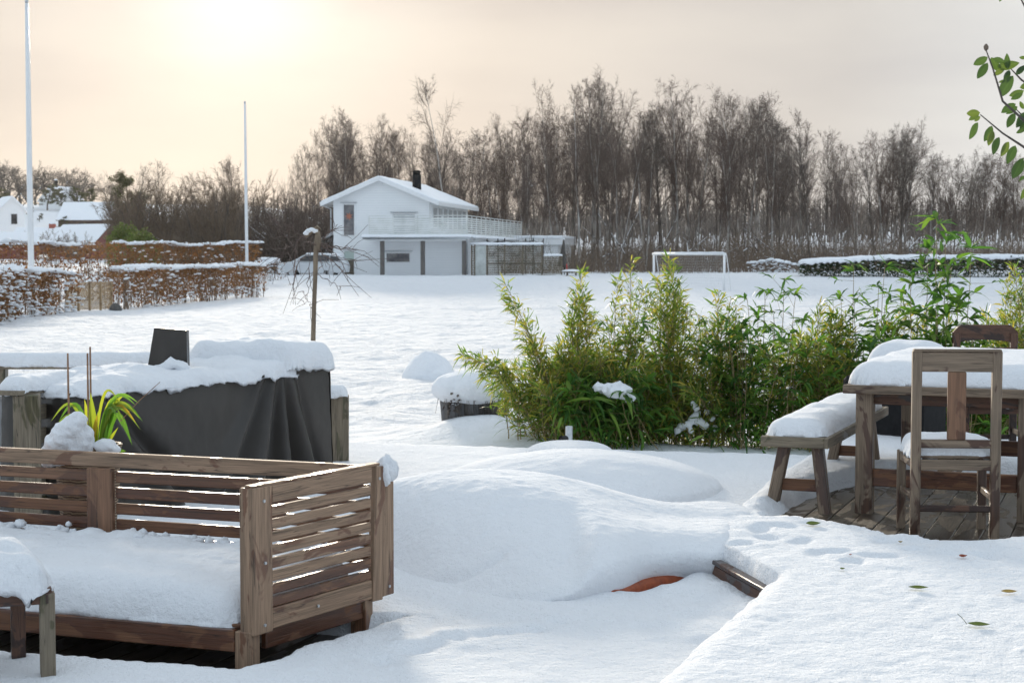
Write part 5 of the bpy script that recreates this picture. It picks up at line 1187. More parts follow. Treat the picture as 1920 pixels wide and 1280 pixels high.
def mk_tree(name,kind,seed,trunkm,twigm):
    """prototype, unit height 1 m scaled by 15: built at real height 15 m (oak 9, shrub 5)"""
    r=np.random.default_rng(seed); T=MB(); C=MB()
    if kind in('birch','birch2','thin'):
        H=15.; ns=1 if kind!='birch2' else 2
        P=np.zeros((ns,3)); D=np.array([[r.normal(0,.05),r.normal(0,.05),1.] for _ in range(ns)]); 
        if ns==2: D[0,0]+=.16;D[1,0]-=.16
        L=np.full(ns,H); pts,rad=grow(r,P,D,L,np.full(ns,.14 if kind!='thin' else .08),np.full(ns,.012),14,.045,.03)
        for i in range(ns): T.tube(pts[i],rad[i],7)
        f={'birch':30,'birch2':19,'thin':15}[kind]
        P,D,l,rr=kids(r,pts,rad,L,f,.28 if kind!='thin' else .5,.98,.62,.30,shape=lambda t:np.interp(t,[0,.35,.55,.8,1],[.45,.75,1,.75,.3]))
        p1,r1=grow(r,P,D,l,np.minimum(rr*.5,.045),np.full(len(P),.008),7,.12,.09); put(C,p1,r1,4)
        P,D,l2,rr=kids(r,p1,r1,l,8,.15,1,.6,.42,.4); p2,r2=grow(r,P,D,l2,np.minimum(rr*.6,.02),np.full(len(P),.006),5,.13,.04); put(C,p2,r2)
        P,D,l3,rr=kids(r,p2,r2,l2,8,.2,1,.6,.62,.2); p3,r3=grow(r,P,D,np.clip(l3,.2,1.0),np.full(len(P),.0075),np.full(len(P),.0045),4,.16,-.13); put(C,p3,r3)
    elif kind=='oak':
        H=9.; P=np.zeros((2,3)); D=np.array([[.12,0,1.],[-.2,.1,1]]); L=np.array([H*.7,H*.65]); pts,rad=grow(r,P,D,L,np.array([.24,.18]),np.array([.06,.05]),9,.13,.03)
        for i in range(2): T.tube(pts[i],rad[i],7)
        P,D,l,rr=kids(r,pts,rad,L,11,.3,1,.85,.62,.25); p1,r1=grow(r,P,D,l,rr*.6,np.full(len(P),.02),8,.22,.06); put(C,p1,r1,4)
        P,D,l2,rr=kids(r,p1,r1,l,8,.25,1,.7,.45,.2); p2,r2=grow(r,P,D,l2,np.minimum(rr*.6,.04),np.full(len(P),.012),5,.2,.05); put(C,p2,r2)
        P,D,l3,rr=kids(r,p2,r2,l2,8,.2,1,.7,.5,.2); p3,r3=grow(r,P,D,np.clip(l3,.2,.9),np.full(len(P),.014),np.full(len(P),.007),3,.22,.05); put(C,p3,r3)
    elif kind=='shrub':
        H=6.; ns=11; a=r.uniform(0,2*np.pi,ns); P=np.stack([np.cos(a)*r.uniform(0,.7,ns),np.sin(a)*r.uniform(0,.7,ns),np.zeros(ns)],1)
        D=np.stack([np.cos(a)*.28,np.sin(a)*.28,np.ones(ns)],1)+r.normal(size=(ns,3))*.08; L=r.uniform(.65,1,ns)*H; pts,rad=grow(r,P,D,L,np.full(ns,.05),np.full(ns,.01),9,.10,.02); 
        for i in range(ns): T.tube(pts[i],rad[i],5)
        P,D,l,rr=kids(r,pts,rad,L,13,.12,1,.55,.34,.45); p1,r1=grow(r,P,D,l,np.minimum(rr*.6,.025),np.full(len(P),.008),6,.15,.07); put(C,p1,r1)
        P,D,l2,rr=kids(r,p1,r1,l,14,.1,1,.6,.45,.3); p2,r2=grow(r,P,D,np.clip(l2,.25,1.3),np.full(len(P),.010),np.full(len(P),.006),4,.17,.03); put(C,p2,r2)
    elif kind=='pine':
        H=8.; P=np.zeros((1,3)); D=np.array([[.03,0,1.]]); L=np.array([H]); pts,rad=grow(r,P,D,L,np.array([.2]),np.array([.03]),10,.06,.03); T.tube(pts[0],rad[0],7)
        P,D,l,rr=kids(r,pts,rad,L,34,.25,1,1.15,.38,.55); p1,r1=grow(r,P,D,l,rr*.35,np.full(len(P),.012),6,.12,.03); put(C,p1,r1)
        P,D,l2,rr=kids(r,p1,r1,l,9,.3,1,.7,.4,.3); p2,r2=grow(r,P,D,l2,np.full(len(P),.015),np.full(len(P),.006),4,.15,.05); put(C,p2,r2)
    h=H
    t=bpy.data.objects.new(name,None); SC.collection.objects.link(t); ORG[t.name]=np.zeros(3)
    T.build('trunk',trunkm,t,True); C.build('crown',twigm,t)
    if kind=='pine':
        N=MB(); q=p2.reshape(-1,3); q=np.repeat(q,9,0)+r.normal(size=(len(q)*9,3))*.12; N.leaves(q,r.normal(size=q.shape)+np.array([0,0,.5]),.20,.05,.0,st=(0,.5,1),ws=(.4,1,.1)); N.build('needles',L_OLIVE,t)
    top=max(np.concatenate(C.V)[:,2].max(),1); return t,top
PROTO={}
PROTO['birch']=[mk_tree('birch_tree','birch',200+i,B_BIRCH,TW_BIRCH) for i in range(4)]+[mk_tree('birch_tree','birch2',210+i,B_BIRCH,TW_BIRCH) for i in range(2)]
PROTO['white']=[mk_tree('birch_tree','birch',230,B_WHITE,TW_BIRCH),mk_tree('birch_tree','thin',231,B_WHITE,TW_BIRCH)]
PROTO['dark']=[mk_tree('bare_tree','birch',240+i,B_DARK,TW_DARK) for i in range(2)]
PROTO['thin']=[mk_tree('sapling_tree','thin',250+i,B_DARK,TW_BIRCH) for i in range(3)]
PROTO['oak']=[mk_tree('oak_tree','oak',260+i,B_DARK,TW_DARK) for i in range(3)]
PROTO['shrub']=[mk_tree('bare_shrub','shrub',270+i,B_DARK,TW_BROWN) for i in range(3)]
PROTO['shrubr']=[mk_tree('bare_shrub','shrub',280+i,B_DARK,TW_BIRCH) for i in range(2)]
PROTO['pine']=[mk_tree('pine_tree','pine',290,B_DARK,TW_DARK)]
used=set()
def plant(kind,px,Y,topy,label,group,i=None,wide=1.0,tilt=0,cat='tree',dz=0):
    lst=PROTO[kind]; i=random.randrange(len(lst)) if i is None else i
    src,top=lst[i]; x=A(px,480,Y)[0]; zb=zat(x,Y)-.1+dz; H=A(px,topy,Y)[2]-zb; s=H/top
    if (kind,i) in used:
        t=src.copy(); SC.collection.objects.link(t)
        for ch in src.children: c=ch.copy(); SC.collection.objects.link(c); c.parent=t
    else: t=src; used.add((kind,i))
    t.location=(x,Y,zb); t.rotation_euler=(0,R(tilt),random.uniform(0,6.28)); t.scale=(s*wide,s*wide,s)
    return tag(t,label,cat,group)
FG='bare birches of the wood behind the field'; FL_='tall bare birch standing in the dense wood beyond the snowy field'
tp=lambda px: float(np.interp(px,[560,600,650,690,720,770,800,860,900,960,1000,1060,1110,1160,1200,1260,1320,1360,1420,1470,1530,1570,1620,1660,1690,1740,1790,1840,1920,2050],[275,215,195,205,215,205,215,225,210,195,185,175,125,165,180,140,165,148,155,180,200,225,270,230,215,275,270,255,285,280]))
r_=np.random.default_rng(5)
# signature trees
plant('white',838,128,130,'tall leaning white birch sticking out above the wood, over the house roof',FG,0,.75,-5)
plant('white',1160,126,235,'slim white trunked birch leaning left between the house and the goal',FG,1,.8,-5)
plant('white',950,126,285,'short white birch snag close to the right end of the balcony',FG,1,.6,-6)
plant('white',1085,133,150,'tall fine birch beside the highest birch crown of the wood',FG,0,.7,1)
plant('birch',1112,134,120,'highest birch of the wood, broad crowned, right of the picture centre',FG,4,.75)
plant('birch',1270,132,140,'tall birch with a dense rounded crown above the goal',FG,1,.8)
plant('birch',1370,132,148,'broad dense birch crown right of the goal, at the right shoulder of the wood',FG,5,.85)
plant('birch',1690,138,214,'bare open crowned tree standing apart in the gap right of the wood',None,5,.85)
plant('birch',655,132,196,'birch with drooping twigs at the left end of the wood, lit by the low sun',FG,0,.75)
plant('white',1040,132,142,'thin tall birch with a small top tuft left of the highest crown',FG,1,.55)
n=0
for row,(Y0,k,lo_,hi_) in enumerate(((127,21,640,1590),(136,28,600,1600),(146,28,590,1610),(158,26,620,1610))):
    for j in range(k):
        px=lo_+(hi_-lo_)*(j+r_.uniform(.1,.9))/k; d=r_.uniform(-3,3)+Y0
        if Y0<140 and 600<px<880 and d<132: d+=7
        where='behind the house' if px<960 else ('between the house and the goal' if px<1215 else ('behind the goal' if px<1365 else 'right of the goal'))
        plant(r_.choice(['birch','birch','birch','dark']),px,d,tp(px)+r_.uniform(4,60)+(25 if row==0 else 0),('tall bare birch in the front of the wood ','tall bare birch inside the wood ','tall bare birch deep in the wood ','tall bare birch at the back of the wood ')[row]+where,FG+', '+where,None,r_.uniform(.62,.95),r_.normal(0,1.5)); n+=1
for j in range(50):
    px=r_.uniform(600,1600); Y=r_.uniform(124,150)
    plant('thin',px,Y,tp(px)+r_.uniform(70,170),'thin young tree among the birches of the wood','young trees in the wood',None,r_.uniform(.6,1.1),r_.normal(0,2))
for j in range(34):
    px=1640+j*7+r_.uniform(-4,4) if j<9 else 1745+(j-9)*11+r_.uniform(-12,12)
    plant(r_.choice(['dark','birch']),px,r_.uniform(134,150),tp(px)+r_.uniform(2,30),'bare dark tree in the open stand right of the wood' if j<9 else 'bare dark tree at the far right behind the evergreen hedge','bare trees in the open stand' if j<9 else 'bare trees behind the evergreen hedge',None,r_.uniform(.75,1.0),r_.normal(0,2))
for j,(px,ty) in enumerate(((600,240),(580,262),(622,225),(560,285),(545,300))):
    plant('dark' if j%2 else 'birch',px,140+j*2,ty,'slender bare tree at the thin left end of the birch wood','thin trees left of the house',None,.6)
for k_,l_ in PROTO.items(): pass
# thicket on the left
tl=lambda px: float(np.interp(px,[235,270,330,380,420,450,480,520,560,620,700],[325,298,318,330,300,292,365,345,335,345,360]))
for j in range(34):
    px=240+j*11.5+r_.uniform(-6,6); Y=r_.uniform(112,135)
    k='shrub' if px<460 else 'shrubr'
    plant(k,px,Y,tl(px)+r_.uniform(4,38),'bare brown bush in the tangled thicket left of the white house','bushes of the thicket',None,r_.uniform(.8,1.15),cat='bush')
for j,(px,ty) in enumerate(((250,300),(290,296),(425,288),(445,296),(360,318),(400,325))):
    plant('dark' if j<2 else 'birch',px,138+j,ty,'taller bare tree rising over the brown thicket','trees above the thicket',None,.8)
plant('pine',258,150,322,'dark pine at the left end of the brown thicket',None,0,1.0,cat='pine tree')
plant('pine',232,158,372,'lower dark pine in front of the snowy hillside roof',None,0,1.2,cat='pine tree')
# oaks on the hill
for j,(px,ty,Y,lab) in enumerate(((12,300,385,''),(40,305,392,''),(68,308,388,''),(92,298,395,''),(128,306,392,''),(150,312,398,''),(176,324,395,''),(205,326,392,''),(-14,300,390,''),(25,315,402,''),(110,312,404,''),(60,330,360,''),(145,345,372,''))):
    plant('oak',px,Y,ty,'gnarled bare oak on the crest of the snowy hill','oaks along the hilltop',None,1.15,cat='tree')
for j,(px,ty,Y) in enumerate(((90,345,362),(150,350,368),(165,352,372),(14,352,352),(118,352,366),(60,440,300),(75,400,330),(160,418,310),(120,405,318),(55,385,340))):
    plant('pine',px,Y,ty,'low dark evergreen bush on the snowy hillside','evergreens on the hillside',0,1.5,cat='bush')
for j,(px,ty,Y) in enumerate(((95,425,180),(130,428,182),(60,430,184),(150,432,178))):
    plant('shrub',px,Y,ty,'thin bare shrub in front of the snowy roofs on the left','shrubs before the roofs',None,1.0,cat='bush')
def leafy(name,label,px,Y,ty,w_,mat,seed):
    r=np.random.default_rng(seed); x=A(px,480,Y)[0];zb=zat(x,Y);H=A(px,ty,Y)[2]-zb
    t=thing(name,label,'bush',(x,Y,zb)); n=3200; u=r.normal(size=(n,3)); u/=np.linalg.norm(u,axis=1)[:,None]; rad=r.uniform(.3,1,n)**.5*(1+.4*fbm(u[:,0]*2,u[:,1]*2,u[:,2]*2,3,seed))
    P=np.array([x,Y,zb+H*.5])+u*rad[:,None]*np.array([w_/2,w_/2,H*.5]); m=MB(); m.leaves(P,r.normal(size=(n,3)),.20,.11,.1,st=(0,.5,1),ws=(.3,1,.1)); m.build('foliage',mat,t)
    m=MB(); e=P[::12]; m.sticks(np.array([[x,Y,zb]]).repeat(len(e),0),e,.03,.01); m.build('stems',TW_BROWN,t)
leafy('rhododendron_bush','yellow green leafy bush in front of the brown thicket, right of the red barn',232,108,420,2.4,L_YELGR,1)
leafy('rhododendron_bush','second yellow green bush nearer the slim flagpole, lower and looser',268,104,432,2.0,L_YELGR,2)
for k_,l_ in PROTO.items():
    for i_,(o_,_t) in enumerate(l_):
        if (k_,i_) not in used:
            for c_ in list(o_.children): bpy.data.objects.remove(c_)
            bpy.data.objects.remove(o_)
# undergrowth and brushwood on the forest floor
m=MB(); n=15000; px=r_.uniform(470,2050,n); Y=r_.uniform(119,165,n); x=(px-960)/F*Y; z=gh(x,Y); h=r_.uniform(.4,2.6,n)*(1+.7*fbm(x*.15,Y*.15,0,2,4)); a=np.stack([x,Y,z-.05],1); b=a+np.stack([r_.normal(0,.45,n),r_.normal(0,.4,n),h],1); mid=(a+b)/2+r_.normal(size=(n,3))*.12
m.sticks(a,mid,.018,.013); m.sticks(mid,b,.013,.006)
i=r_.integers(0,n,n*2); a2=(mid[i]+b[i])/2; m.sticks(a2,a2+r_.normal(size=(n*2,3))*np.array([.4,.4,.3]),.009,.004)
tag(m.build('undergrowth',TW_BROWN),'tangled brown brushwood covering the floor of the wood','undergrowth',None,'stuff')
m=MB(); n=260; px=r_.uniform(1080,1900,n); Y=r_.uniform(122,150,n); x=(px-960)/F*Y; z=gh(x,Y); a=np.stack([x,Y,z+r_.uniform(0,1.5,n)],1); an_=r_.uniform(0,6.28,n); b=a+np.stack([np.cos(an_)*r_.uniform(1,3.5,n),np.sin(an_),r_.uniform(.3,3.2,n)],1); m.sticks(a,b,.05,.02,5)
tag(m.build('fallen_branches',B_DARK),'snow dusted broken branches leaning among the trunks','branches',None,'stuff')
# far wood closing the horizon
m=MB(); n=11000; X=r_.uniform(-260,420,n); Y=r_.uniform(300,420,n); keep=X>-60+0*Y; X=X[keep];Y=Y[keep];n=len(X); z=gh(X,Y); h=r_.uniform(3.0,8.0,n)*(1+.35*fbm(X*.03,Y*.03,0,3,8)); a=np.stack([X,Y,z],1); b=a+np.stack([r_.normal(0,.6,n),r_.normal(0,.6,n),h],1); m.sticks(a,b,.16,.05)
i=r_.integers(0,n,n*5); f=r_.uniform(.2,1,n*5)[:,None]; a2=a[i]*(1-f)+b[i]*f; m.sticks(a2,a2+r_.normal(size=(n*5,3))*np.array([1.1,1.1,.6])+np.array([0,0,.7]),.07,.03)
tag(m.build('distant_wood',TW_DARK),'dark distant wood along the horizon seen between the trunks','far wood',None,'stuff')

# ------------------------------------------------------------------ weeping tree
Yw=20.0; zb=zat(A(587,500,Yw)[0],Yw)
WP=lambda px,py,dy=0: A(px,py,Yw+dy)
t=thing('weeping_tree','small bare weeping tree with a bent crook top and one straight slim trunk','tree',(*WP(587,500)[:2],zb))
b0=WP(587,642); bx=b0[0]
m=MB(); P=[np.array([bx-.01,Yw,zb-.1]),b0,WP(589,570),WP(591,520),WP(592,480),WP(594,455),WP(596,440)]
m.tube(P,[.034,.030,.027,.027,.030,.034,.030],10)
m.tube([WP(595,470),WP(598,450),WP(596,437),WP(588,432),WP(581,437),WP(573,445)],[.034,.034,.028,.025,.020,.013],8)
m.tube([WP(597,440),WP(593,430),WP(589,427),WP(594,424),WP(602,430)],[.025,.026,.022,.014,.006],8)
m.build('trunk',material('weeping_bark',(.2,.16,.1),.8,f_bark((.12,.085,.05),(.25,.19,.12),.1,9.0)),t,True)
m=MB()
def twig(pts,r0,r1=.003,sub=5,dy=0):
    dys=rng.uniform(-.35,.35); n=len(pts)
    P=np.array([WP(x,y,dys*k/(n-1)) for k,(x,y) in enumerate(pts)])
    tt=np.linspace(0,n-1,(n-1)*4+1); C=np.stack([np.interp(tt,np.arange(n),P[:,i]) for i in range(3)],1); C[1:-1]+=rng.normal(size=(len(C)-2,3))*.010
    m.tube(C,np.linspace(r0*.8,r1*.8,len(C)),5)
    for _ in range(sub):
        i=rng.integers(len(C)//3,len(C)); d=C[min(i,len(C)-1)]-C[max(i-2,0)]; d/=np.linalg.norm(d)+1e-6; d=d+rng.normal(size=3)*.7; l=rng.uniform(.08,.28)
        q1=C[i]+d*l*.5; q2=q1+(d+np.array([0,0,-.5])+rng.normal(size=3)*.3)*l*.5; m.tube([C[i],q1,q2],[.004,.003,.002],4)
for pts,r0,sub in (([(598,452),(610,458),(625,462),(640,468),(652,463),(668,470)],.014,4),([(599,462),(612,466),(622,476),(640,484),(660,488),(684,487)],.008,4),([(600,460),(618,462),(640,466),(655,468),(700,487)],.006,2),([(598,455),(612,440),(628,425),(625,410)],.007,4),([(600,452),(615,440),(623,428),(640,441)],.006,3),
    ([(600,470),(610,480),(618,500),(618,523)],.008,2),([(593,512),(605,520),(620,527),(632,535),(640,543)],.006,4),([(592,458),(580,454),(570,458)],.012,1),([(578,437),(565,445),(556,458),(553,480),(552,515),(550,532),(541,535)],.009,5),([(590,470),(575,478),(560,490),(548,506)],.009,4),
    ([(584,440),(581,470),(580,510),(577,550),(575,562),(583,575)],.006,6),([(575,562),(570,548),(567,546)],.003,1),([(577,560),(572,568),(569,567)],.003,2),([(573,446),(555,452),(540,462),(530,470),(528,485)],.006,6),([(572,447),(550,447),(535,437),(520,425)],.006,6),([(575,446),(560,440),(545,430),(535,415)],.005,5),([(572,448),(556,455),(545,470),(520,484)],.005,7),([(600,465),(606,480),(622,490),(640,500)],.006,5),([(598,475),(604,495),(596,510)],.005,4),([(600,458),(622,470),(636,486),(645,505)],.006,4)):
    twig(pts,r0,sub=sub)
m.build('branches',material('weeping_twigs',(.1,.07,.06),.7,noisy((.06,.04,.035),(.15,.10,.08),20.0)),t)
m=MB()
for px,py in ((574,438),(578,434),(583,432),(588,432),(592,434)): m.blob(WP(px,py),(.04,.04,.035),.2,px,1,12,8,.6)
m.build('snow_cover',SNOW,t,True)

# ------------------------------------------------------------------ leafy branch at the upper right
Yb=5.6
t=thing('leafy_tree','green leaved tree reaching in from the upper right edge','tree',(2.35,Yb+.1,zat(2.35,Yb+.1)))
m=MB(); m.tube([(2.35,Yb+.1,zat(2.35,Yb+.1)-.1),(2.30,Yb+.08,1.2),(2.22,Yb+.05,2.0),(2.12,Yb,2.9),(2.05,Yb,3.6)],[.05,.045,.04,.03,.015],8); m.build('trunk',B_DARK,t,True)
m=MB();BP=lambda px,py,dy=0:A(px,py,Yb+dy)
tw=[[(2200,420),(2050,330),(1990,270),(1930,235),(1880,190),(1862,130),(1848,92)],[(2180,500),(2060,400),(1990,310),(1920,276),(1880,250),(1838,215)],[(2160,260),(2040,190),(1960,180),(1915,150),(1896,130)],[(2150,90),(2000,30),(1925,20),(1905,-20)],[(2160,480),(2040,380),(1960,310),(1925,290),(1910,310)],[(2150,330),(2040,250),(1960,225),(1925,225),(1905,205)]]
lp=[];ld=[]
for k,pts in enumerate(tw):
    P=np.array([BP(x,y,.04*k-.1) for x,y in pts]); m.tube(P,np.linspace(.008,.0018,len(P)),6)
m.build('branches',TW_DARK,t)
LV=[(1852,107,1825,122,.060),(1852,118,1832,148,.062),(1858,108,1875,136,.06),(1862,110,1886,118,.055),(1890,130,1888,100,.05),(1870,125,1912,118,.06),(1884,130,1862,142,.055),(1893,132,1882,155,.05),(1900,142,1876,182,.085),(1905,140,1925,122,.05),(1912,165,1945,155,.06),(1885,150,1872,155,.03),(1920,170,1892,180,.05),
    (1918,175,1895,187,.05),(1908,200,1886,214,.055),(1905,195,1877,212,.03),(1903,212,1888,240,.06),(1925,210,1905,240,.065),(1920,205,1912,190,.05),(1925,225,1912,250,.06),(1838,212,1812,213,.045),(1836,212,1816,226,.045),(1838,218,1827,228,.035),(1834,230,1817,262,.062),(1860,236,1845,266,.062),(1862,245,1853,274,.05),(1874,257,1862,291,.065),(1892,266,1876,294,.065),(1904,273,1888,308,.07),(1918,296,1898,335,.07),(1925,330,1910,340,.05),(1928,350,1914,374,.06),(1925,240,1905,250,.05),(1880,-12,1874,4,.04),(1925,110,1911,108,.05)]
m=MB()
for i,(x0,y0,x1,y1,l) in enumerate(LV):
    dy=rng.uniform(-.06,.06); l=l*1.05; a=BP(x0,y0,dy);b=BP(x1,y1,dy+rng.uniform(-.02,.02)); d=b-a; L=np.linalg.norm(d);D=d/L
    L=L*1.0; sd2=np.cross(D,[rng.uniform(-.4,.4),-1,rng.uniform(-.5,.5)]); sd2/=np.linalg.norm(sd2); nn=np.cross(D,sd2)
    kk=np.linspace(0,1,11); ww=L*.225*np.sin(np.pi*kk**.85)**.8; C=a+D*(kk*L)[:,None]+nn*(rng.uniform(-.1,.1)*L*np.sin(np.pi*kk))[:,None]
    rows=[C+sd2*(ww*s)[:,None]+nn*(abs(s)*ww*.35)[:,None] for s in (-1,-.5,0,.5,1)]
    V=np.array(rows); n0=V.shape; uv=np.zeros(V.shape); uv[...,1]=np.array([-1,-.5,0,.5,1])[:,None]
    ii=np.arange(n0[0]*n0[1]).reshape(n0[0],n0[1]); Q=np.stack([ii[:-1,:-1],ii[:-1,1:],ii[1:,1:],ii[1:,:-1]],-1).reshape(-1,4); m.add(V,Q,None,uv)
m.build('leaves',L_MAG,t,True)
m=MB(); m.blob(BP(1849,90),(.008,.008,.012),.3,1,1,8,6,1.0); m.build('bud',TW_BROWN,t)

# ------------------------------------------------------------------ bamboo
def small_bamboo(label,base,tips,seed,extra=18,spread=.35,hx_=(.5,1.2),dens=1.0,snowb=(),group='bamboo clumps along the deck edge'):
    """base: (px, Y); tips: image points the tall canes reach; extra: shorter filling canes"""
    r=np.random.default_rng(seed); bx=A(base[0],480,base[1])[0]; Y0=base[1]; zb=zat(bx,Y0)
    t=thing('bamboo',label,'bamboo',(bx,Y0,zb),group); C=MB(); Lf=MB()
    cs=[]
    for px,py in tips:
        for rep in range(2):
            Y=Y0+r.uniform(-.3,.3); e=A(px+r.normal(0,5)*(rep),py+rep*r.uniform(5,40),Y); cs.append((np.array([bx+r.normal(0,.10),Y0+r.normal(0,.12),zb]),e))
    for _ in range(extra):
        a=np.array([bx+r.normal(0,spread*.6),Y0+r.normal(0,.18),zb]); h=r.uniform(*hx_); cs.append((a,a+np.array([r.normal(0,spread),r.normal(0,.25),h])))
    for a,e in cs:
        n=22; k=np.linspace(0,1,n)[:,None]; c=a*(1-k)+e*k; hor=e-a; c[:,2]+=(.20*np.hypot(hor[0],hor[1]))*np.sin(np.pi*k[:,0]); c+=np.cumsum(r.normal(size=(n,3))*.004,0)
        C.tube(c,np.linspace(.006,.002,n),5,False)
        L=np.linalg.norm(e-a); m_=int(L*125*dens); f=r.uniform(.03,1,m_)**.95; i=np.minimum((f*(n-1)).astype(int),n-2); fr=(f*(n-1)-i)[:,None]
        P=c[i]*(1-fr)+c[i+1]*fr; d=c[i+1]-c[i]; d/=np.linalg.norm(d,axis=1)[:,None]
        o=r.normal(size=(m_,3)); o-=d*np.sum(o*d,1)[:,None]; o/=np.linalg.norm(o,axis=1)[:,None]; l=r.uniform(.01,.24,m_)*(1.05-f)**.7; q=P+(o*.75+d*.8)*l[:,None]
        sel=r.uniform(size=m_)<.35; C.sticks(P[sel],q[sel],.0016,.001)
        D=o*r.uniform(.3,1,m_)[:,None]+d*r.uniform(.4,1.2,m_)[:,None]+r.normal(size=(m_,3))*.3
        Lf.leaves(q,D,r.uniform(.06,.165,m_),r.uniform(.010,.021,m_),r.uniform(0,.8,m_),roll=1.0)
    nf=420; q=np.stack([bx+r.normal(0,spread*.75,nf),Y0+r.normal(0,.18,nf),zb+r.uniform(.0,.28,nf)],1); Lf.leaves(q,np.stack([r.normal(size=nf),r.normal(size=nf),r.uniform(-.2,.8,nf)],1),r.uniform(.08,.17,nf),r.uniform(.010,.022,nf),r.uniform(.2,.9,nf),roll=1.0)
    C.build('canes',L_CULM,t); Lf.build('leaves',L_BAM,t)
    if snowb:
        m=MB()
        for j,(px,py,s) in enumerate(snowb): m.blob(A(px,py,Y0-.30-.03*(j%3)),(s,s*.8,s*.9),.8,j,2.2,18,12,1.0)
        m.build('snow_clump',SNOW,t,True,vox=.012)
def broad_bamboo(label,base,tips,seed,extra=12,spread=.4,hx_=(.3,.9),ll=(.13,.24),snowb=(),group='bamboo clumps along the deck edge',nl=9,low=.35,droop=.55):
    r=np.random.default_rng(seed); bx=A(base[0],480,base[1])[0]; Y0=base[1]; zb=zat(bx,Y0)
    t=thing('bamboo',label,'bamboo',(bx,Y0,zb),group); C=MB(); Lf=MB(); cs=[]
    for px,py in tips:
        Y=Y0+r.uniform(-.25,.25); cs.append((np.array([bx+(A(px,480,Y)[0]-bx)*.55+r.normal(0,.04),Y0+r.normal(0,.1),zb]),A(px,py,Y),1))
    for _ in range(extra):
        a=np.array([bx+r.normal(0,spread*.7),Y0+r.normal(0,.2),zb]); h=r.uniform(*hx_); cs.append((a,a+np.array([r.normal(0,spread*.5),r.normal(0,.2),h]),0))
    for a,e,big in cs:
        n=14; k=np.linspace(0,1,n)[:,None]; c=a*(1-k)+e*k; c+=np.cumsum(r.normal(size=(n,3))*.005,0); C.tube(c,np.linspace(.006,.0025,n),5,False)
        L=np.linalg.norm(e-a); nodes=np.linspace(low,1,max(2,int(L*10)))
        for f in nodes:
            i=min(int(f*(n-1)),n-2); P=c[i]+(c[i+1]-c[i])*(f*(n-1)-i); br=1 if f>.95 else r.uniform(size=1)[0]<.8
            if not br: continue
            o=r.normal(size=3);o[2]=abs(o[2])*.6;o/=np.linalg.norm(o); l=0.02 if f>.95 else r.uniform(.05,.22); q=P+o*l; C.sticks([P],[q],.002,.0015)
            m_=int(nl*(1 if f>.95 else .6)*r.uniform(.6,1.1))+1; an2=r.uniform(0,2*np.pi,m_); D=np.stack([np.cos(an2),np.sin(an2),r.uniform(-.25,.9,m_)],1)+o*.6
            Lf.leaves(np.repeat(q[None],m_,0),D,r.uniform(*ll,m_),r.uniform(.022,.042,m_)*ll[1]/.24,r.uniform(.15,droop,m_),st=(0,.12,.35,.7,1),ws=(.08,.7,1,.62,.02),roll=.35)
    nf=260; q=np.stack([bx+r.normal(0,spread*.75,nf),Y0+r.normal(0,.18,nf),zb+r.uniform(.0,.35,nf)],1); Lf.leaves(q,np.stack([r.normal(size=nf),r.normal(size=nf),r.uniform(-.4,.7,nf)],1),r.uniform(.12,.24,nf),r.uniform(.018,.034,nf),r.uniform(.3,1.0,nf),st=(0,.12,.35,.7,1),ws=(.08,.7,1,.62,.02),roll=.5)
    C.build('canes',L_CULM,t); Lf.build('leaves',L_BROAD,t)
    if snowb:
        m=MB()
        for j,(px,py,s) in enumerate(snowb): m.blob(A(px,py,Y0-.33-.03*(j%3)),(s,s*.8,s*.65),.8,j+9,2.2,20,14,.9)
        m.build('snow_clump',SNOW,t,True,vox=.012)
def _x(): pass
small_bamboo('small leaved bamboo at the left end, its longest cane arching low toward the planter',(1048,15.7),[(872,663),(946,532),(905,675),(1000,640),(985,600),(1015,660)],301,40,.26,(.35,.9))
small_bamboo('small leaved bamboo with one dense upright plume right of the planter',(1085,15.9),[(1087,514),(1078,540),(1098,560),(1070,600),(1110,590),(1050,640),(1125,640)],302,34,.24,(.35,.85),1.1)
small_bamboo('bamboo with thin feathery canes in front of the left goal post',(1175,16.0),[(1172,490),(1160,568),(1205,535),(1190,600),(1150,660)],303,18,.25,(.35,.8))
small_bamboo('tall yellowish bamboo plume right in front of the goal',(1255,16.1),[(1250,484),(1265,500),(1235,520),(1280,540),(1225,560),(1290,570),(1265,560),(1310,600)],304,32,.26,(.35,.9),1.15,snowb=((1225,0,0),) if 0 else ())
small_bamboo('fine leaved bamboo with snow caught at its foot, just right of the goal',(1330,15.9),[(1350,548),(1368,560),(1330,600),(1385,575),(1310,620),(1390,610)],305,22,.25,(.35,.85),1.0,
   snowb=((1278,800,.045),(1290,796,.04),(1270,808,.035),(1300,786,.05),(1312,790,.045),(1322,797,.04),(1308,775,.035),(1300,757,.03),(1305,765,.035),(1325,772,.03),(1335,785,.03),(1296,808,.03),(1340,802,.035),(1352,770,.02),(1345,776,.02)))
broad_bamboo('low broad leaved bamboo drooping over the deck edge with a snow patch on top',(1135,15.5),[(1075,720),(1100,700),(1140,690),(1180,700),(1210,715),(1110,735),(1160,735)],306,26,.34,(.25,.62),(.18,.31),
   snowb=((1125,726,.07),(1145,732,.09),(1165,738,.10),(1178,745,.07),(1160,722,.06),(1175,730,.05)),nl=11,droop=.9)
broad_bamboo('leafy bamboo of mid height behind the snow patched low one',(1170,16.3),[(1130,600),(1150,620),(1180,610),(1200,640),(1160,650)],307,16,.3,(.5,1.0),(.12,.2))
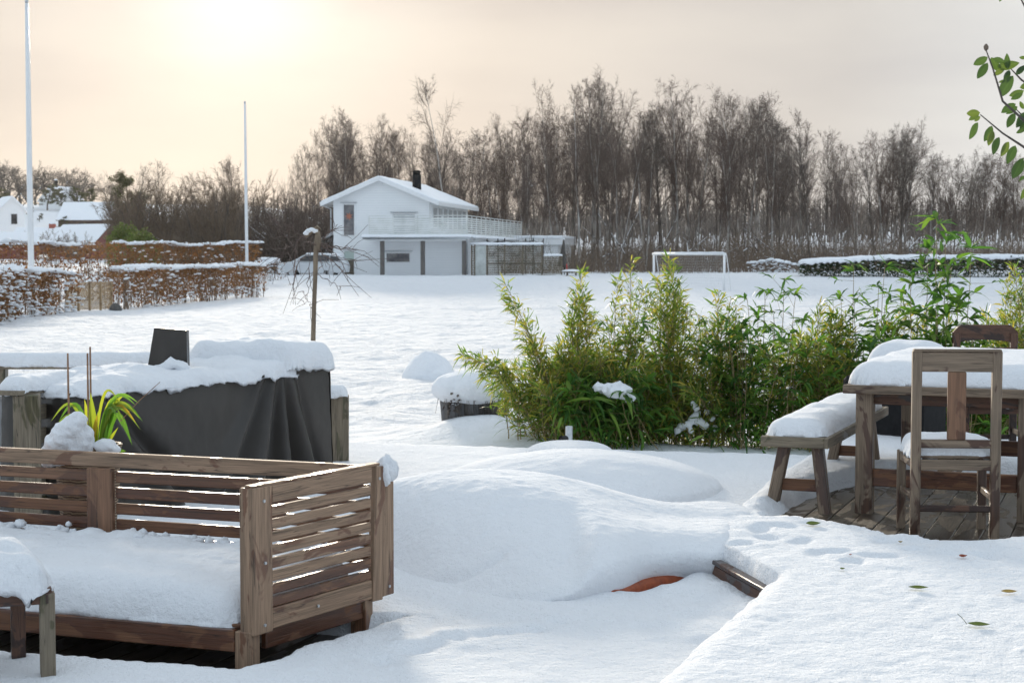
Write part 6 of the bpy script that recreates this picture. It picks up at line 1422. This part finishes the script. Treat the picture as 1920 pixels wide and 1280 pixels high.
broad_bamboo('dense dark green broad leaved bamboo behind the left end of the bench',(1430,15.7),[(1400,565),(1440,545),(1470,530),(1490,560),(1420,600),(1380,620),(1450,590),(1510,600),(1360,640)],308,44,.42,(.35,1.25),(.12,.24),nl=9,low=.15,droop=.8)
small_bamboo('yellow green fine bamboo between the two leafy clumps above the bench',(1540,15.9),[(1540,575),(1560,600),(1520,620),(1585,590),(1500,630),(1600,620),(1565,570)],309,40,.32,(.45,1.1),1.1)
broad_bamboo('bamboo with large single upright leaves, left of the tallest one',(1620,15.8),[(1597,490),(1580,560),(1610,560),(1640,540),(1665,500),(1650,570),(1690,560)],310,34,.38,(.4,1.2),(.13,.24),nl=7,low=.3)
broad_bamboo('tallest bamboo with long broad leaves rising over the evergreen hedge',(1755,15.4),[(1756,412),(1775,440),(1735,470),(1705,520),(1790,500),(1820,460),(1760,540),(1800,560),(1830,590),(1720,590)],311,30,.36,(.5,1.2),(.16,.30),nl=7,low=.35,droop=.6)
small_bamboo('fine bamboo filling the row behind the table and far chair',(1720,15.9),[(1700,560),(1680,600),(1740,580),(1780,600),(1660,610)],312,46,.5,(.4,1.0),1.1)
small_bamboo('bamboo plume cut by the right edge of the picture',(1915,15.5),[(1910,500),(1895,530),(1925,520),(1885,580),(1935,560),(1900,600)],313,26,.2,(.6,1.2),1.1)
small_bamboo('sparse fine bamboo left of the right edge plume, behind the far chair',(1840,16.1),[(1850,590),(1870,600),(1820,620)],314,22,.35,(.35,.8))
broad_bamboo('low dark bamboo seen under the table beside the black box',(1845,15.0),[(1860,740)],315,24,.3,(.3,.75),(.10,.2),nl=8,low=.1)

# ------------------------------------------------------------------ thin winter haze
m=MB(); m.box((0,332,15),(1620,764,34),ch=.0)
hm=bpy.data.materials.new('haze'); hm.use_nodes=True; ht=NT(hm.node_tree); ht.n.remove(ht.n['Principled BSDF'])
pv=ht('ShaderNodeVolumePrincipled',{'Color':(.95,.95,.95,1),'Density':.00006,'Anisotropy':.55}); ht.l.new(pv.outputs[0],ht.n['Material Output'].inputs['Volume'])
hz=m.build('haze',hm); tag(hz,kind='stuff')
